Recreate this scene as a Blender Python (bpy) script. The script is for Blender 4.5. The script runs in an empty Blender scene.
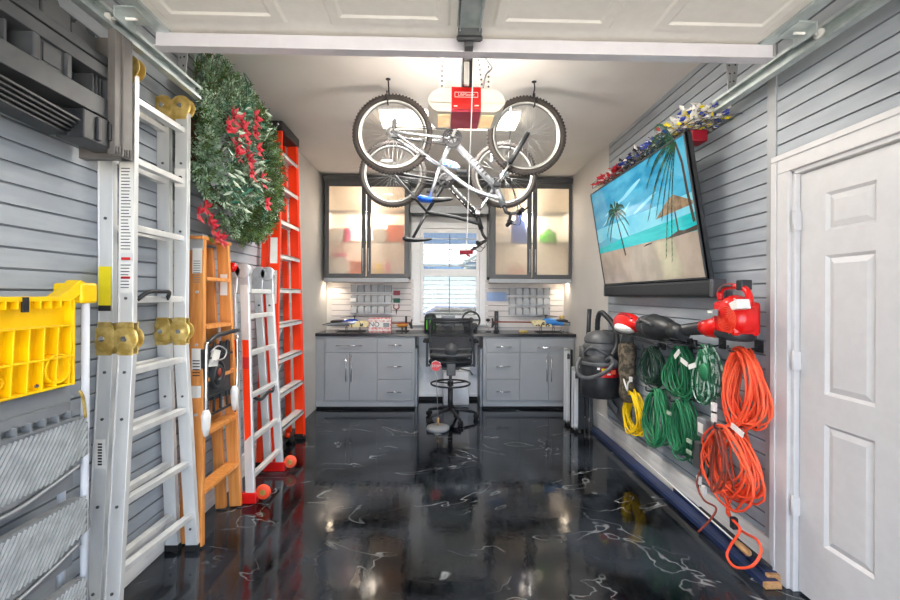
EXPO, WFRONT, WBACK, LFIX, LFILL, SUN, LBULB = 1.42, 2.9, .27, 24, 7, 26, 4.5
import bpy, math, random
from mathutils import Vector, Matrix, Quaternion
random.seed(11)
R = random.random
PI = math.pi
C = bpy.context.scene.collection
# ------------------------------------------------------------------ camera model
F = 430.0
YAW = math.atan(11.0 / F)
ROLL = math.radians(0.3)
CAMZ = 1.44
PY = 295.0
XL, XR, ZC, YB = -1.54, 1.74, 3.0, 5.95

def W(u, v, X=None, Y=None, Z=None):
    """point of the place seen at a photo position, on a known plane"""
    a0, b0 = u - 450.0, v - PY
    a = a0 * math.cos(ROLL) + b0 * math.sin(ROLL)
    b = -a0 * math.sin(ROLL) + b0 * math.cos(ROLL)
    d = Vector((math.sin(YAW) * F + math.cos(YAW) * a, math.cos(YAW) * F - math.sin(YAW) * a, -b))
    if X is not None: t = X / d.x
    elif Y is not None: t = Y / d.y
    else: t = (Z - CAMZ) / d.z
    return Vector((d.x * t, d.y * t, CAMZ + d.z * t))

cam_d = bpy.data.cameras.new('camera'); cam = bpy.data.objects.new('camera', cam_d); C.objects.link(cam)
cam_d.sensor_width = 36; cam_d.lens = 36 * F / 900.0; cam_d.shift_y = (PY - 300.0) / 900.0
cam_d.clip_start = 0.02
cam.matrix_world = Matrix.Translation((0, 0, CAMZ)) @ Matrix.Rotation(-YAW, 4, 'Z') @ Matrix.Rotation(PI / 2, 4, 'X') @ Matrix.Rotation(ROLL, 4, 'Z')
bpy.context.scene.camera = cam

# ------------------------------------------------------------------ materials
def hx(h):
    h = h.lstrip('#'); o = []
    for i in (0, 2, 4):
        c = int(h[i:i + 2], 16) / 255.0
        o.append(c / 12.92 if c <= 0.04045 else ((c + 0.055) / 1.055) ** 2.4)
    return (*o, 1)

def mat(name, color, rough=.5, metal=0, color2=None, nscale=20, bump=0, bscale=60, coat=0, trans=0, ior=1.45, emit=None, estr=0, stretch=None, lo=.4, hi=.6):
    m = bpy.data.materials.new(name); m.use_nodes = True
    nt = m.node_tree; b = nt.nodes['Principled BSDF']
    b.inputs['Base Color'].default_value = hx(color)
    b.inputs['Roughness'].default_value = rough
    b.inputs['Metallic'].default_value = metal
    b.inputs['IOR'].default_value = ior
    b.inputs['Coat Weight'].default_value = coat
    b.inputs['Coat Roughness'].default_value = .05
    b.inputs['Transmission Weight'].default_value = trans
    if emit:
        b.inputs['Emission Color'].default_value = hx(emit); b.inputs['Emission Strength'].default_value = estr
    tc = nt.nodes.new('ShaderNodeTexCoord'); mp = nt.nodes.new('ShaderNodeMapping')
    nt.links.new(tc.outputs['Object'], mp.inputs['Vector'])
    if stretch: mp.inputs['Scale'].default_value = stretch
    n = nt.nodes.new('ShaderNodeTexNoise'); n.inputs['Scale'].default_value = nscale; n.inputs['Detail'].default_value = 4
    nt.links.new(mp.outputs['Vector'], n.inputs['Vector'])
    if color2 is None:
        c1 = hx(color); color2v = tuple(min(1, x * .965) for x in c1[:3]) + (1,)
    else: color2v = hx(color2)
    r = nt.nodes.new('ShaderNodeValToRGB')
    r.color_ramp.elements[0].position = lo; r.color_ramp.elements[1].position = hi
    r.color_ramp.elements[0].color = hx(color); r.color_ramp.elements[1].color = color2v
    nt.links.new(n.outputs['Fac'], r.inputs['Fac']); nt.links.new(r.outputs['Color'], b.inputs['Base Color'])
    if bump:
        n2 = nt.nodes.new('ShaderNodeTexNoise'); n2.inputs['Scale'].default_value = bscale
        nt.links.new(mp.outputs['Vector'], n2.inputs['Vector'])
        bp = nt.nodes.new('ShaderNodeBump'); bp.inputs['Strength'].default_value = bump; bp.inputs['Distance'].default_value = .01
        nt.links.new(n2.outputs['Fac'], bp.inputs['Height']); nt.links.new(bp.outputs['Normal'], b.inputs['Normal'])
    return m

M = {}
M['slat'] = mat('slatwall_grey', '#a3aab1', .42, color2='#979ea6', nscale=3, stretch=(1, 1, 6))
M['groove'] = mat('slatwall_groove', '#8b9197', .6)
M['paint'] = mat('grey_wall_paint', '#d2cfca', .7, color2='#cdcac5', nscale=2, bump=.03, bscale=120)
M['ceil'] = mat('ceiling_paint', '#e9e4df', .8, color2='#e5e0da', nscale=2, bump=.04, bscale=90)
M['white'] = mat('white_gloss_paint', '#e9e8e8', .35)
M['plank'] = mat('pale_plank_base', '#e9e7e4', .5, color2='#dcd9d5', nscale=5, stretch=(1, .3, 8))
M['doorw'] = mat('white_door_paint', '#cbcacb', .4)
M['gdoor'] = mat('garage_door_steel', '#ece8e0', .45)
M['galv'] = mat('galvanised_steel', '#c9d2d1', .35, .45, color2='#b4bebe', nscale=12)
M['alu'] = mat('brushed_aluminium', '#e2e2e0', .36, .35, color2='#d2d3d3', nscale=9, stretch=(1, 1, .2))
M['alud'] = mat('satin_aluminium', '#bfc1c3', .35, .5)
M['chrome'] = mat('chrome', '#e4e4e4', .12, 1)
M['brass'] = mat('yellow_zinc_hinge', '#dcc178', .3, .45, color2='#bf9f52', nscale=25)
M['black'] = mat('black_plastic', '#26282b', .42, color2='#2e3033', bump=.03, bscale=200)
M['blackm'] = mat('black_rubber', '#1a1a1b', .75)
M['dgrey'] = mat('dark_grey_plastic', '#4a4b4d', .42, color2='#565758', nscale=8)
M['grey'] = mat('mid_grey_plastic', '#84878a', .5)
M['cab'] = mat('cabinet_grey', '#9b9ea1', .36, color2='#96999c', nscale=2)
M['cabd'] = mat('cabinet_dark_frame', '#535456', .4)
M['cabl'] = mat('cabinet_light_trim', '#a2a5a8', .4)
M['counter'] = mat('dark_countertop', '#202226', .18, color2='#2c2f33', nscale=40)
M['cabin'] = mat('cabinet_interior', '#eee6da', .6)
M['orange'] = mat('orange_fibreglass', '#ff3f0c', .35, color2='#f4380a', nscale=6, stretch=(1, 1, .3))
M['orangec'] = mat('orange_cord_vinyl', '#f4502c', .45, color2='#fb6a45', nscale=3)
M['orangeb'] = mat('brown_orange_cord', '#8a3b2c', .5)
M['wood'] = mat('varnished_orange_wood', '#e09a55', .42, color2='#c87c38', nscale=6, stretch=(8, 8, .5), lo=.35, hi=.7)
M['woodp'] = mat('pale_wood', '#c79a6b', .5, color2='#a97e52', nscale=8, stretch=(8, 1, 8))
M['yellow'] = mat('yellow_plastic', '#ffd400', .42, color2='#f6c400', nscale=8)
M['yellowc'] = mat('yellow_cord_vinyl', '#f5cf12', .45)
M['tube'] = mat('pale_grey_enamel_tube', '#cdd1d8', .3)
M['tread'] = mat('grey_ridged_tread', '#77797b', .45, color2='#86888a', nscale=30)
M['ridge'] = mat('tread_ridge', '#b4b7b9', .4, color2='#9fa2a4', nscale=20)
M['red'] = mat('red_plastic', '#e01512', .3, color2='#c81210', nscale=5, coat=.3)
M['strap'] = mat('dull_zinc_strap', '#96938e', .5, .2)
M['redd'] = mat('dark_red', '#8d1024', .4)
M['green'] = mat('green_cord_vinyl', '#1f6b45', .5, color2='#2f8458', nscale=4)
M['greend'] = mat('dark_green_cord', '#1d3b2f', .5)
M['greenw'] = mat('green_white_cord', '#a9c4b4', .5, color2='#2d6b4c', nscale=30, lo=.48, hi=.52)
M['bgreen'] = mat('bright_green_plastic', '#52c41a', .4)
M['blue'] = mat('blue_plastic', '#1f62d6', .4)
M['navy'] = mat('navy_coated_steel', '#24345c', .35, color2='#1d2a4b', nscale=5)
M['lblue'] = mat('pale_blue_card', '#9db6e0', .5)
M['tag'] = mat('white_label', '#e9e7e2', .5)
M['ylab'] = mat('yellow_label', '#f2dc1c', .5)
M['ink'] = mat('dark_ink', '#26262a', .6)
M['redink'] = mat('red_print', '#cf2222', .5)
M['opener'] = mat('cream_opener_plastic', '#f3ecdd', .4)
M['camo'] = mat('camouflage_cloth', '#6c6152', .9, color2='#3f3a30', nscale=28, bump=.4, bscale=60, lo=.45, hi=.55)
M['silverp'] = mat('silver_bike_paint', '#a9adb3', .25, .5, coat=.5)
M['tyre'] = mat('tyre_rubber', '#322d2b', .8, bump=.3, bscale=150)
M['rim'] = mat('alloy_rim', '#a8a8a6', .3, .8)
M['fir'] = mat('fir_green', '#33522a', .7, color2='#5c7c3c', nscale=8)
M['firp'] = mat('frosted_green', '#6d9070', .7, color2='#a2bda2', nscale=14)
M['petal'] = mat('red_petal', '#960a20', .55, color2='#b8182d', nscale=10)
M['leafw'] = mat('silver_leaf', '#b9c6b4', .6, color2='#90a38e', nscale=14)
M['leafg'] = mat('deep_green_leaf', '#1f5a46', .5)
M['bark'] = mat('brown_stem', '#4e3a26', .8)
M['pink'] = mat('pink_cloth', '#d8336f', .8)
M['wcloth'] = mat('white_cloth', '#f0eeea', .85)
M['ocloth'] = mat('orange_cloth', '#f0733a', .8)
M['flagb'] = mat('flag_blue_foil', '#1d2f86', .4, color2='#2f49b0', nscale=20)
M['flagr'] = mat('flag_red_foil', '#c5162a', .4)
M['flagw'] = mat('flag_white_foil', '#e8e6e2', .4)
M['mesh'] = mat('black_mesh_fabric', '#24272b', .8, bump=.2, bscale=400)
M['canopy'] = mat('silver_blue_canopy', '#c9d2dc', .25, color2='#2e4f9e', nscale=5, lo=.5, hi=.56)
M['canopyb'] = mat('sky_blue_canopy', '#4f8fd6', .25, color2='#dfe7ee', nscale=5, lo=.5, hi=.56)
M['cream'] = mat('cream_side_frame', '#e6d7a4', .4, color2='#3a362b', nscale=26, lo=.56, hi=.6)
M['stepgrey'] = mat('step_side_steel', '#8e9296', .4, .3)
M['concrete'] = mat('concrete', '#b3b0aa', .8, color2='#a3a09a', nscale=3)
M['grass'] = mat('grass', '#46592f', .9)
M['siding'] = mat('white_siding', '#848b8d', .6)
M['shingle'] = mat('grey_shingle', '#64696b', .9, color2='#5b6062', nscale=9)
M['clear'] = mat('clear_bin_plastic', '#eceff1', .1, trans=.8, ior=1.1)
M['frost'] = mat('frosted_glass', '#fbf4ea', .3, trans=.84, ior=1.08)
M['parts'] = mat('small_hardware', '#a0a3a6', .4, .4, color2='#55585a', nscale=60)
M['lens'] = mat('amber_light_lens', '#f6dcb0', .3, color2='#dcb27c', nscale=9, emit='#ffd9a0', estr=.25)

def floor_mat():
    m = bpy.data.materials.new('black_marbled_epoxy'); m.use_nodes = True
    nt = m.node_tree; N = nt.nodes; L = nt.links; b = N['Principled BSDF']
    tc = N.new('ShaderNodeTexCoord')
    n1 = N.new('ShaderNodeTexNoise'); n1.inputs['Scale'].default_value = 1.3; n1.inputs['Detail'].default_value = 7; n1.inputs['Distortion'].default_value = 1.2
    L.new(tc.outputs['Object'], n1.inputs['Vector'])
    r1 = N.new('ShaderNodeValToRGB'); e = r1.color_ramp.elements
    e[0].position = .40; e[0].color = hx('#06070a'); e[1].position = .72; e[1].color = hx('#333941')
    L.new(n1.outputs['Fac'], r1.inputs['Fac'])
    n2 = N.new('ShaderNodeTexNoise'); n2.inputs['Scale'].default_value = 1.2; n2.inputs['Detail'].default_value = 3.5; n2.inputs['Distortion'].default_value = 1.6
    mp = N.new('ShaderNodeMapping'); mp.inputs['Location'].default_value = (3.3, 1.7, 0); mp.inputs['Scale'].default_value = (1, 1.6, 1)
    L.new(tc.outputs['Object'], mp.inputs['Vector']); L.new(mp.outputs['Vector'], n2.inputs['Vector'])
    sub = N.new('ShaderNodeMath'); sub.operation = 'SUBTRACT'; sub.inputs[1].default_value = .5; L.new(n2.outputs['Fac'], sub.inputs[0])
    ab = N.new('ShaderNodeMath'); ab.operation = 'ABSOLUTE'; L.new(sub.outputs[0], ab.inputs[0])
    r2 = N.new('ShaderNodeValToRGB'); e = r2.color_ramp.elements
    e[0].position = .0; e[0].color = (1, 1, 1, 1); e[1].position = .010; e[1].color = (0, 0, 0, 1); r2.color_ramp.interpolation = 'EASE'
    L.new(ab.outputs[0], r2.inputs['Fac'])
    n3 = N.new('ShaderNodeTexNoise'); n3.inputs['Scale'].default_value = 2.1; n3.inputs['Detail'].default_value = 2
    L.new(tc.outputs['Object'], n3.inputs['Vector'])
    r3 = N.new('ShaderNodeValToRGB'); e = r3.color_ramp.elements
    e[0].position = .47; e[0].color = (0, 0, 0, 1); e[1].position = .66; e[1].color = (.6, .6, .6, 1)
    L.new(n3.outputs['Fac'], r3.inputs['Fac'])
    mu = N.new('ShaderNodeMath'); mu.operation = 'MULTIPLY'; L.new(r2.outputs['Color'], mu.inputs[0]); L.new(r3.outputs['Color'], mu.inputs[1])
    mx = N.new('ShaderNodeMixRGB'); L.new(mu.outputs[0], mx.inputs['Fac']); L.new(r1.outputs['Color'], mx.inputs['Color1']); mx.inputs['Color2'].default_value = hx('#b9bdbe')
    L.new(mx.outputs['Color'], b.inputs['Base Color'])
    # fine roller streaks change the gloss
    n4 = N.new('ShaderNodeTexNoise'); n4.inputs['Scale'].default_value = 3; n4.inputs['Detail'].default_value = 6
    mp4 = N.new('ShaderNodeMapping'); mp4.inputs['Scale'].default_value = (9, 1.2, 1); L.new(tc.outputs['Object'], mp4.inputs['Vector']); L.new(mp4.outputs['Vector'], n4.inputs['Vector'])
    mr = N.new('ShaderNodeMapRange'); mr.inputs['From Min'].default_value = .35; mr.inputs['From Max'].default_value = .75
    mr.inputs['To Min'].default_value = .045; mr.inputs['To Max'].default_value = .16
    L.new(n4.outputs['Fac'], mr.inputs['Value']); L.new(mr.outputs[0], b.inputs['Roughness'])
    bp = N.new('ShaderNodeBump'); bp.inputs['Strength'].default_value = .03; bp.inputs['Distance'].default_value = .02
    n5 = N.new('ShaderNodeTexNoise'); n5.inputs['Scale'].default_value = 14; L.new(tc.outputs['Object'], n5.inputs['Vector'])
    L.new(n5.outputs['Fac'], bp.inputs['Height']); L.new(bp.outputs['Normal'], b.inputs['Normal'])
    b.inputs['IOR'].default_value = 1.5
    return m
M['floor'] = floor_mat()

# ------------------------------------------------------------------ mesh builder
ORG = {}
class MB:
    def __init__(s): s.v = []; s.f = []; s.m = []; s.s = []
    def add(s, vs, fs, m=0, sm=False):
        k = len(s.v); s.v += [Vector(p) for p in vs]
        for f in fs: s.f.append([i + k for i in f]); s.m.append(m); s.s.append(sm)
        return s
    def box(s, lo, hi, m=0):
        x0, x1 = sorted((lo[0], hi[0])); y0, y1 = sorted((lo[1], hi[1])); z0, z1 = sorted((lo[2], hi[2]))
        return s.add([(x0, y0, z0), (x1, y0, z0), (x1, y1, z0), (x0, y1, z0), (x0, y0, z1), (x1, y0, z1), (x1, y1, z1), (x0, y1, z1)],
                     [(0, 3, 2, 1), (4, 5, 6, 7), (0, 1, 5, 4), (1, 2, 6, 5), (2, 3, 7, 6), (3, 0, 4, 7)], m)
    def bar(s, p0, p1, w, h, side=(0, 1, 0), m=0):
        """rectangular bar p0->p1, w along side, h across"""
        p0, p1 = Vector(p0), Vector(p1); d = (p1 - p0).normalized(); a = Vector(side); a = (a - d * a.dot(d)).normalized(); b = d.cross(a)
        vs = []
        for p in (p0, p1):
            for i, j in ((-1, -1), (1, -1), (1, 1), (-1, 1)): vs.append(p + a * (w / 2 * i) + b * (h / 2 * j))
        return s.add(vs, [(0, 3, 2, 1), (4, 5, 6, 7), (0, 1, 5, 4), (1, 2, 6, 5), (2, 3, 7, 6), (3, 0, 4, 7)], m)
    def tube(s, pts, r, n=8, closed=False, m=0):
        pts = [Vector(p) for p in pts]; N = len(pts); rs = r if isinstance(r, (list, tuple)) else [r] * N
        T = []
        for i in range(N):
            a = pts[(i - 1) % N] if (closed or i > 0) else pts[i]; b = pts[(i + 1) % N] if (closed or i < N - 1) else pts[i]
            t = b - a; T.append(t.normalized() if t.length > 1e-9 else Vector((0, 0, 1)))
        up = Vector((0, 0, 1)) if abs(T[0].z) < .9 else Vector((1, 0, 0)); nrm = (up - T[0] * up.dot(T[0])).normalized()
        vs = []
        for i in range(N):
            nrm = nrm - T[i] * nrm.dot(T[i])
            if nrm.length < 1e-6: nrm = T[i].orthogonal()
            nrm.normalize(); bi = T[i].cross(nrm)
            for k in range(n):
                an = 2 * PI * k / n; vs.append(pts[i] + (nrm * math.cos(an) + bi * math.sin(an)) * rs[i])
        fs = []
        for i in range(N if closed else N - 1):
            j = (i + 1) % N
            for k in range(n):
                l = (k + 1) % n; fs.append((i * n + k, i * n + l, j * n + l, j * n + k))
        s.add(vs, fs, m, True)
        if not closed:
            k0 = len(s.v) - len(vs)
            s.f.append([k0 + k for k in range(n)][::-1]); s.m.append(m); s.s.append(False)
            s.f.append([k0 + (N - 1) * n + k for k in range(n)]); s.m.append(m); s.s.append(False)
        return s
    def cyl(s, p0, p1, r, r1=None, n=16, m=0): return s.tube([p0, p1], [r, r if r1 is None else r1], n, m=m)
    def lathe(s, c, axis, prof, n=24, m=0, sm=True, sx=1, sy=1):
        """prof: (radius, distance along the axis)"""
        c = Vector(c); ax = Vector(axis).normalized(); u = (Vector((0, 0, 1)) if abs(ax.z) < .9 else Vector((1, 0, 0))); u = (u - ax * u.dot(ax)).normalized(); w = ax.cross(u)
        vs = []
        for r, t in prof:
            for k in range(n):
                an = 2 * PI * k / n; vs.append(c + ax * t + u * (r * sx * math.cos(an)) + w * (r * sy * math.sin(an)))
        fs = []
        for i in range(len(prof) - 1):
            for k in range(n):
                l = (k + 1) % n; fs.append((i * n + k, i * n + l, (i + 1) * n + l, (i + 1) * n + k))
        return s.add(vs, fs, m, sm)
    def torus(s, c, axis, R0, r, n=40, k=8, m=0, sx=1, sy=1):
        c = Vector(c); ax = Vector(axis).normalized(); u = (Vector((0, 0, 1)) if abs(ax.z) < .9 else Vector((1, 0, 0))); u = (u - ax * u.dot(ax)).normalized(); w = ax.cross(u)
        return s.tube([c + u * (R0 * sx * math.cos(2 * PI * i / n)) + w * (R0 * sy * math.sin(2 * PI * i / n)) for i in range(n)], r, k, True, m)
    def prism(s, pts, axis, a0, a1, m=0):
        n = len(pts); vs = []
        for a in (a0, a1):
            for p, q in pts:
                vs.append((a, p, q) if axis == 'x' else (p, a, q) if axis == 'y' else (p, q, a))
        return s.add(vs, [list(range(n))[::-1], list(range(n, 2 * n))] + [(i, (i + 1) % n, n + (i + 1) % n, n + i) for i in range(n)], m)
    def ell(s, c, r, n=16, k=10, m=0, rot=None):
        c = Vector(c); vs = []
        for i in range(k + 1):
            ph = PI * i / k
            for j in range(n):
                th = 2 * PI * j / n
                p = Vector((r[0] * math.sin(ph) * math.cos(th), r[1] * math.sin(ph) * math.sin(th), r[2] * math.cos(ph)))
                if rot: p = rot @ p
                vs.append(c + p)
        return s.add(vs, [(i * n + j, (i + 1) * n + j, (i + 1) * n + (j + 1) % n, i * n + (j + 1) % n) for i in range(k) for j in range(n)], m, True)
    def xf(s, mtx):
        s.v = [mtx @ p for p in s.v]; return s
    def build(s, name, mats, parent=None, bevel=0, center=False):
        me = bpy.data.meshes.new(name)
        off = Vector((0, 0, 0))
        if parent is None and s.v:
            xs = [p.x for p in s.v]; ys = [p.y for p in s.v]; zs = [p.z for p in s.v]
            off = Vector(((min(xs) + max(xs)) / 2, (min(ys) + max(ys)) / 2, min(zs)))
            if not center and name in KEEP: off = Vector((0, 0, 0))
        me.from_pydata([tuple(p - off) for p in s.v], [], s.f)
        if not isinstance(mats, (list, tuple)): mats = [mats]
        for m in mats: me.materials.append(M[m] if isinstance(m, str) else m)
        for p, mi, sm in zip(me.polygons, s.m, s.s): p.material_index = mi; p.use_smooth = sm
        me.update()
        o = bpy.data.objects.new(name, me); C.objects.link(o)
        if parent is not None:
            o.parent = parent; o.location = -ORG[parent.name]; ORG[o.name] = Vector((0, 0, 0))
        else:
            o.location = off; ORG[o.name] = off.copy()
        if bevel:
            b = o.modifiers.new('bevel', 'BEVEL'); b.width = bevel; b.segments = 2; b.limit_method = 'ANGLE'; b.angle_limit = math.radians(40)
        return o
KEEP = {'floor'}
def tag(o, label=None, cat=None, group=None, kind=None):
    if label: o['label'] = label
    if cat: o['category'] = cat
    if group: o['group'] = group
    if kind: o['kind'] = kind
    return o
def thing(name, label, cat, loc=(0, 0, 0), group=None):
    o = bpy.data.objects.new(name, None); C.objects.link(o); o.empty_display_size = .1
    o.location = loc; ORG[o.name] = Vector(loc)
    return tag(o, label, cat, group)
def copy_tree(o, parent=None, **kw):
    c = o.copy(); C.objects.link(c)
    if parent: c.parent = parent
    for ch in list(o.children): copy_tree(ch, c)
    return c
def text(name, body, size, mtx, material, parent, depth=.001):
    cu = bpy.data.curves.new(name, 'FONT'); cu.body = body; cu.size = size; cu.align_x = 'CENTER'; cu.align_y = 'CENTER'; cu.extrude = depth
    t = bpy.data.objects.new('tmp', cu); C.objects.link(t)
    dg = bpy.context.evaluated_depsgraph_get(); dg.update()
    me = bpy.data.meshes.new_from_object(t.evaluated_get(dg)); bpy.data.objects.remove(t)
    me.transform(mtx); me.materials.clear(); me.materials.append(M[material])
    o = bpy.data.objects.new(name, me); C.objects.link(o); o.parent = parent; o.location = -ORG[parent.name]; ORG[o.name] = Vector((0, 0, 0))
    return o
def frame(origin, xdir, ydir):
    x = Vector(xdir).normalized(); y = Vector(ydir); y = (y - x * y.dot(x)).normalized(); z = x.cross(y)
    m = Matrix((x, y, z)).transposed().to_4x4(); m.translation = Vector(origin); return m
def struct(o): o['kind'] = 'structure'; return o
def lerp(a, b, t): return a + (b - a) * t
def smooth_path(pts, k=6):
    pts = [Vector(p) for p in pts]; out = []
    for i in range(len(pts) - 1):
        p0 = pts[max(i - 1, 0)]; p1 = pts[i]; p2 = pts[i + 1]; p3 = pts[min(i + 2, len(pts) - 1)]
        for j in range(k):
            t = j / k
            out.append(.5 * ((2 * p1) + (p2 - p0) * t + (2 * p0 - 5 * p1 + 4 * p2 - p3) * t * t + (3 * p1 - p0 - 3 * p2 + p3) * t ** 3))
    out.append(pts[-1]); return out

# ================================================================== ROOM SHELL
YF = -0.75
struct(MB().box((-2.2, YF, -.1), (2.4, YB + .15, 0)).build('floor', 'floor'))
struct(MB().box((-2.2, YF, ZC), (2.4, YB + .15, ZC + .1)).build('ceiling', 'ceil'))

def slat_mesh(xs, d, y0, y1, z0, z1, phase, backing):
    """slatwall profile swept along the wall: faces with narrow slots every three inches"""
    p = .0762; g = .0085; dep = .011; prof = []
    k = math.ceil((z0 + .01 - phase) / p); zz = phase + k * p
    prof.append((xs, z0, 0))
    while zz + g < z1 - .005:
        prof += [(xs, zz - g * .6, 1), (xs - d * dep, zz - g * .3, 1), (xs - d * dep, zz + g * .5, 1), (xs + d * .001, zz + g * .5, 0)]
        # slight convex belly of each slat
        zz += p
    prof.append((xs, z1, 0))
    mb = MB(); n = len(prof)
    vs = [(x, y0, z) for x, z, m in prof] + [(x, y1, z) for x, z, m in prof]
    for i in range(n - 1): mb.add([vs[i], vs[i + 1], vs[n + i + 1], vs[n + i]], [(0, 1, 2, 3) if d < 0 else (3, 2, 1, 0)], prof[i][2] if prof[i + 1][2] or prof[i][2] else 0)
    b = xs - d * backing
    mb.add([(xs, y0, z0), (b, y0, z0), (b, y0, z1), (xs, y0, z1)], [(0, 1, 2, 3)], 0)
    mb.add([(xs, y1, z0), (b, y1, z0), (b, y1, z1), (xs, y1, z1)], [(3, 2, 1, 0)], 0)
    return mb
wl = struct(MB().box((XL - .16, YF, 0), (XL - .012, 4.45, ZC)).box((XL - .16, 4.45, 0), (XL, YB + .1, ZC)).build('wall_left', 'paint'))
slat_mesh(XL, 1, YF, 4.45, .18, ZC, 1.451, .02).build('slatwall_panel', ['slat', 'groove'], wl)
bl = struct(MB().box((XL - .01, YF, 0), (XL + .014, 4.45, .18)).build('baseboard_left', 'plank', bevel=.004))
# right wall with the door opening
DY1, DY0, DZ = 2.075, 1.295, 2.06
wr = struct(MB().box((XR + .012, 2.09, 0), (XR + .16, 4.38, ZC)).box((XR, 4.38, 0), (XR + .16, YB + .1, ZC))
            .box((XR + .012, YF, 0), (XR + .16, 1.28, ZC)).box((XR + .012, 1.28, 2.075), (XR + .16, 2.09, ZC)).build('wall_right', 'paint'))
slat_mesh(XR, -1, 2.20, 4.38, .18, ZC, 1.5866, .02).build('slatwall_panel', ['slat', 'groove'], wr)
slat_mesh(XR, -1, YF, 2.18, 2.14, ZC, 1.5866 + .02, .02).build('slatwall_panel', ['slat', 'groove'], wr)
slat_mesh(XR, -1, YF, 1.20, .18, 2.14, 1.5866 + .02, .02).build('slatwall_panel', ['slat', 'groove'], wr)
struct(MB().box((XR + .01, 2.175, .18), (XR - .008, 2.235, ZC - .001)).build('trim_1', 'cabl', bevel=.002))
bb = MB().box((XR + .01, 2.19, 0), (XR - .012, YB - .55, .175)); bb.box((XR - .012, 2.19, .135), (XR - .018, YB - .55, .18)); bb.box((XR - .012, 2.19, .08), (XR - .0145, YB - .55, .125))
struct(bb.build('baseboard_right', 'plank', bevel=.003))
# casing + door leaf
cs = MB()
for (a, b_) in ((2.075, 2.18), (1.19, 1.295)):
    cs.box((XR - .022, a, 0), (XR + .02, b_, 2.0601))
    cs.box((XR - .030, a + .07 if a > 2 else a, 0), (XR - .0221, b_ if a > 2 else b_ - .07, 2.1249))
cs.box((XR - .022, 1.19, 2.06), (XR + .02, 2.18, 2.15)).box((XR - .030, 1.19, 2.125), (XR - .0221, 2.18, 2.155))
cs.box((XR - .005, 2.055, 0), (XR + .12, 2.078, 2.06)).box((XR - .005, 1.29, 0), (XR + .12, 1.31, 2.06)).box((XR - .005, 1.29, 2.04), (XR + .12, 2.078, 2.062))
struct(cs.build('trim_2', 'doorw', bevel=.004))
dr = MB(); dx = XR + .02; dy0, dy1 = 1.315, 2.05
# leaf face with six sunken panels
pz = [(.30, .86), (.995, 1.63), (1.74, 1.915)]; py = [(W(876, 300, X=XR + .02).y, W(825, 300, X=XR + .02).y), (dy0 + .065, dy0 + .25)]
dr.box((dx + .016, dy0, .012), (dx + .04, dy1, 2.035))
ys = sorted([dy0, dy1] + [q for p_ in py for q in p_]); zs = [.012] + [q for p_ in pz for q in p_] + [2.035]
for i in range(len(ys) - 1):
    for j in range(len(zs) - 1):
        hole = (i % 2 == 1) and (j % 2 == 1)
        if not hole: dr.box((dx, ys[i], zs[j]), (dx + .017, ys[i + 1], zs[j + 1]))
        else:
            a0, a1, c0, c1 = ys[i], ys[i + 1], zs[j], zs[j + 1]; e = .014; q = .04
            def ringq(o1, x1, o2, x2):
                P = lambda o, x: [(x, a0 + o, c0 + o), (x, a1 - o, c0 + o), (x, a1 - o, c1 - o), (x, a0 + o, c1 - o)]
                A = P(o1, x1); B = P(o2, x2)
                dr.add(A + B, [(k, 4 + k, 4 + (k + 1) % 4, (k + 1) % 4) for k in range(4)])
            ringq(0, dx, e, dx + .012); ringq(e, dx + .012, q, dx + .003)
            dr.add([(dx + .003, a0 + q, c0 + q), (dx + .003, a1 - q, c0 + q), (dx + .003, a1 - q, c1 - q), (dx + .003, a0 + q, c1 - q)], [(3, 2, 1, 0)])
d1 = struct(dr.build('door_1', 'doorw'))
for zz in (1.81, 1.13, .42):
    MB().box((XR - .012, 2.045, zz - .045), (XR + .022, 2.068, zz + .045)).cyl((XR - .012, 2.052, zz - .05), (XR - .012, 2.052, zz + .05), .007, n=10).build('hinge', 'doorw', d1)
MB().lathe((dx, 1.38, .95), (-1, 0, 0), [(.001, 0), (.03, 0), (.03, .008), (.011, .012), (.011, .04), (.027, .05), (.027, .065), (.001, .075)], 16).build('door_knob', 'chrome', d1)
# back wall with window
WX0, WX1, WZ0, WZ1 = -.26, .56, 1.08, 2.36
bw = MB().box((XL - .1, YB, 0), (WX0, YB + .14, ZC)).box((WX1, YB, 0), (XR + .1, YB + .14, ZC)).box((WX0, YB, 0), (WX1, YB + .14, WZ0)).box((WX0, YB, WZ1), (WX1, YB + .14, ZC))
struct(bw.build('wall_back', 'paint'))
cw = MB()
for a, b_ in ((WX0 - .12, WX0), (WX1, WX1 + .12)): cw.box((a, YB - .018, WZ0 - .06), (b_, YB, 2.50))
cw.box((WX0, YB - .018, WZ1), (WX1, YB, 2.50)).box((WX0 - .12, YB - .045, WZ0 - .06), (WX1 + .12, YB, WZ0 - .03))
struct(cw.build('trim_3', 'white', bevel=.004))
win = MB()
for a, b_ in ((WX0, WX0 + .035), (WX1 - .035, WX1)): win.box((a, YB + .07, WZ0), (b_, YB + .12, WZ1))
win.box((WX0, YB + .07, WZ0), (WX1, YB + .12, WZ0 + .04)).box((WX0, YB + .07, WZ1 - .04), (WX1, YB + .12, WZ1)).box((WX0, YB + .075, 1.70), (WX1, YB + .115, 1.75))
w1 = struct(win.build('window_1', 'white', bevel=.003))
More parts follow.
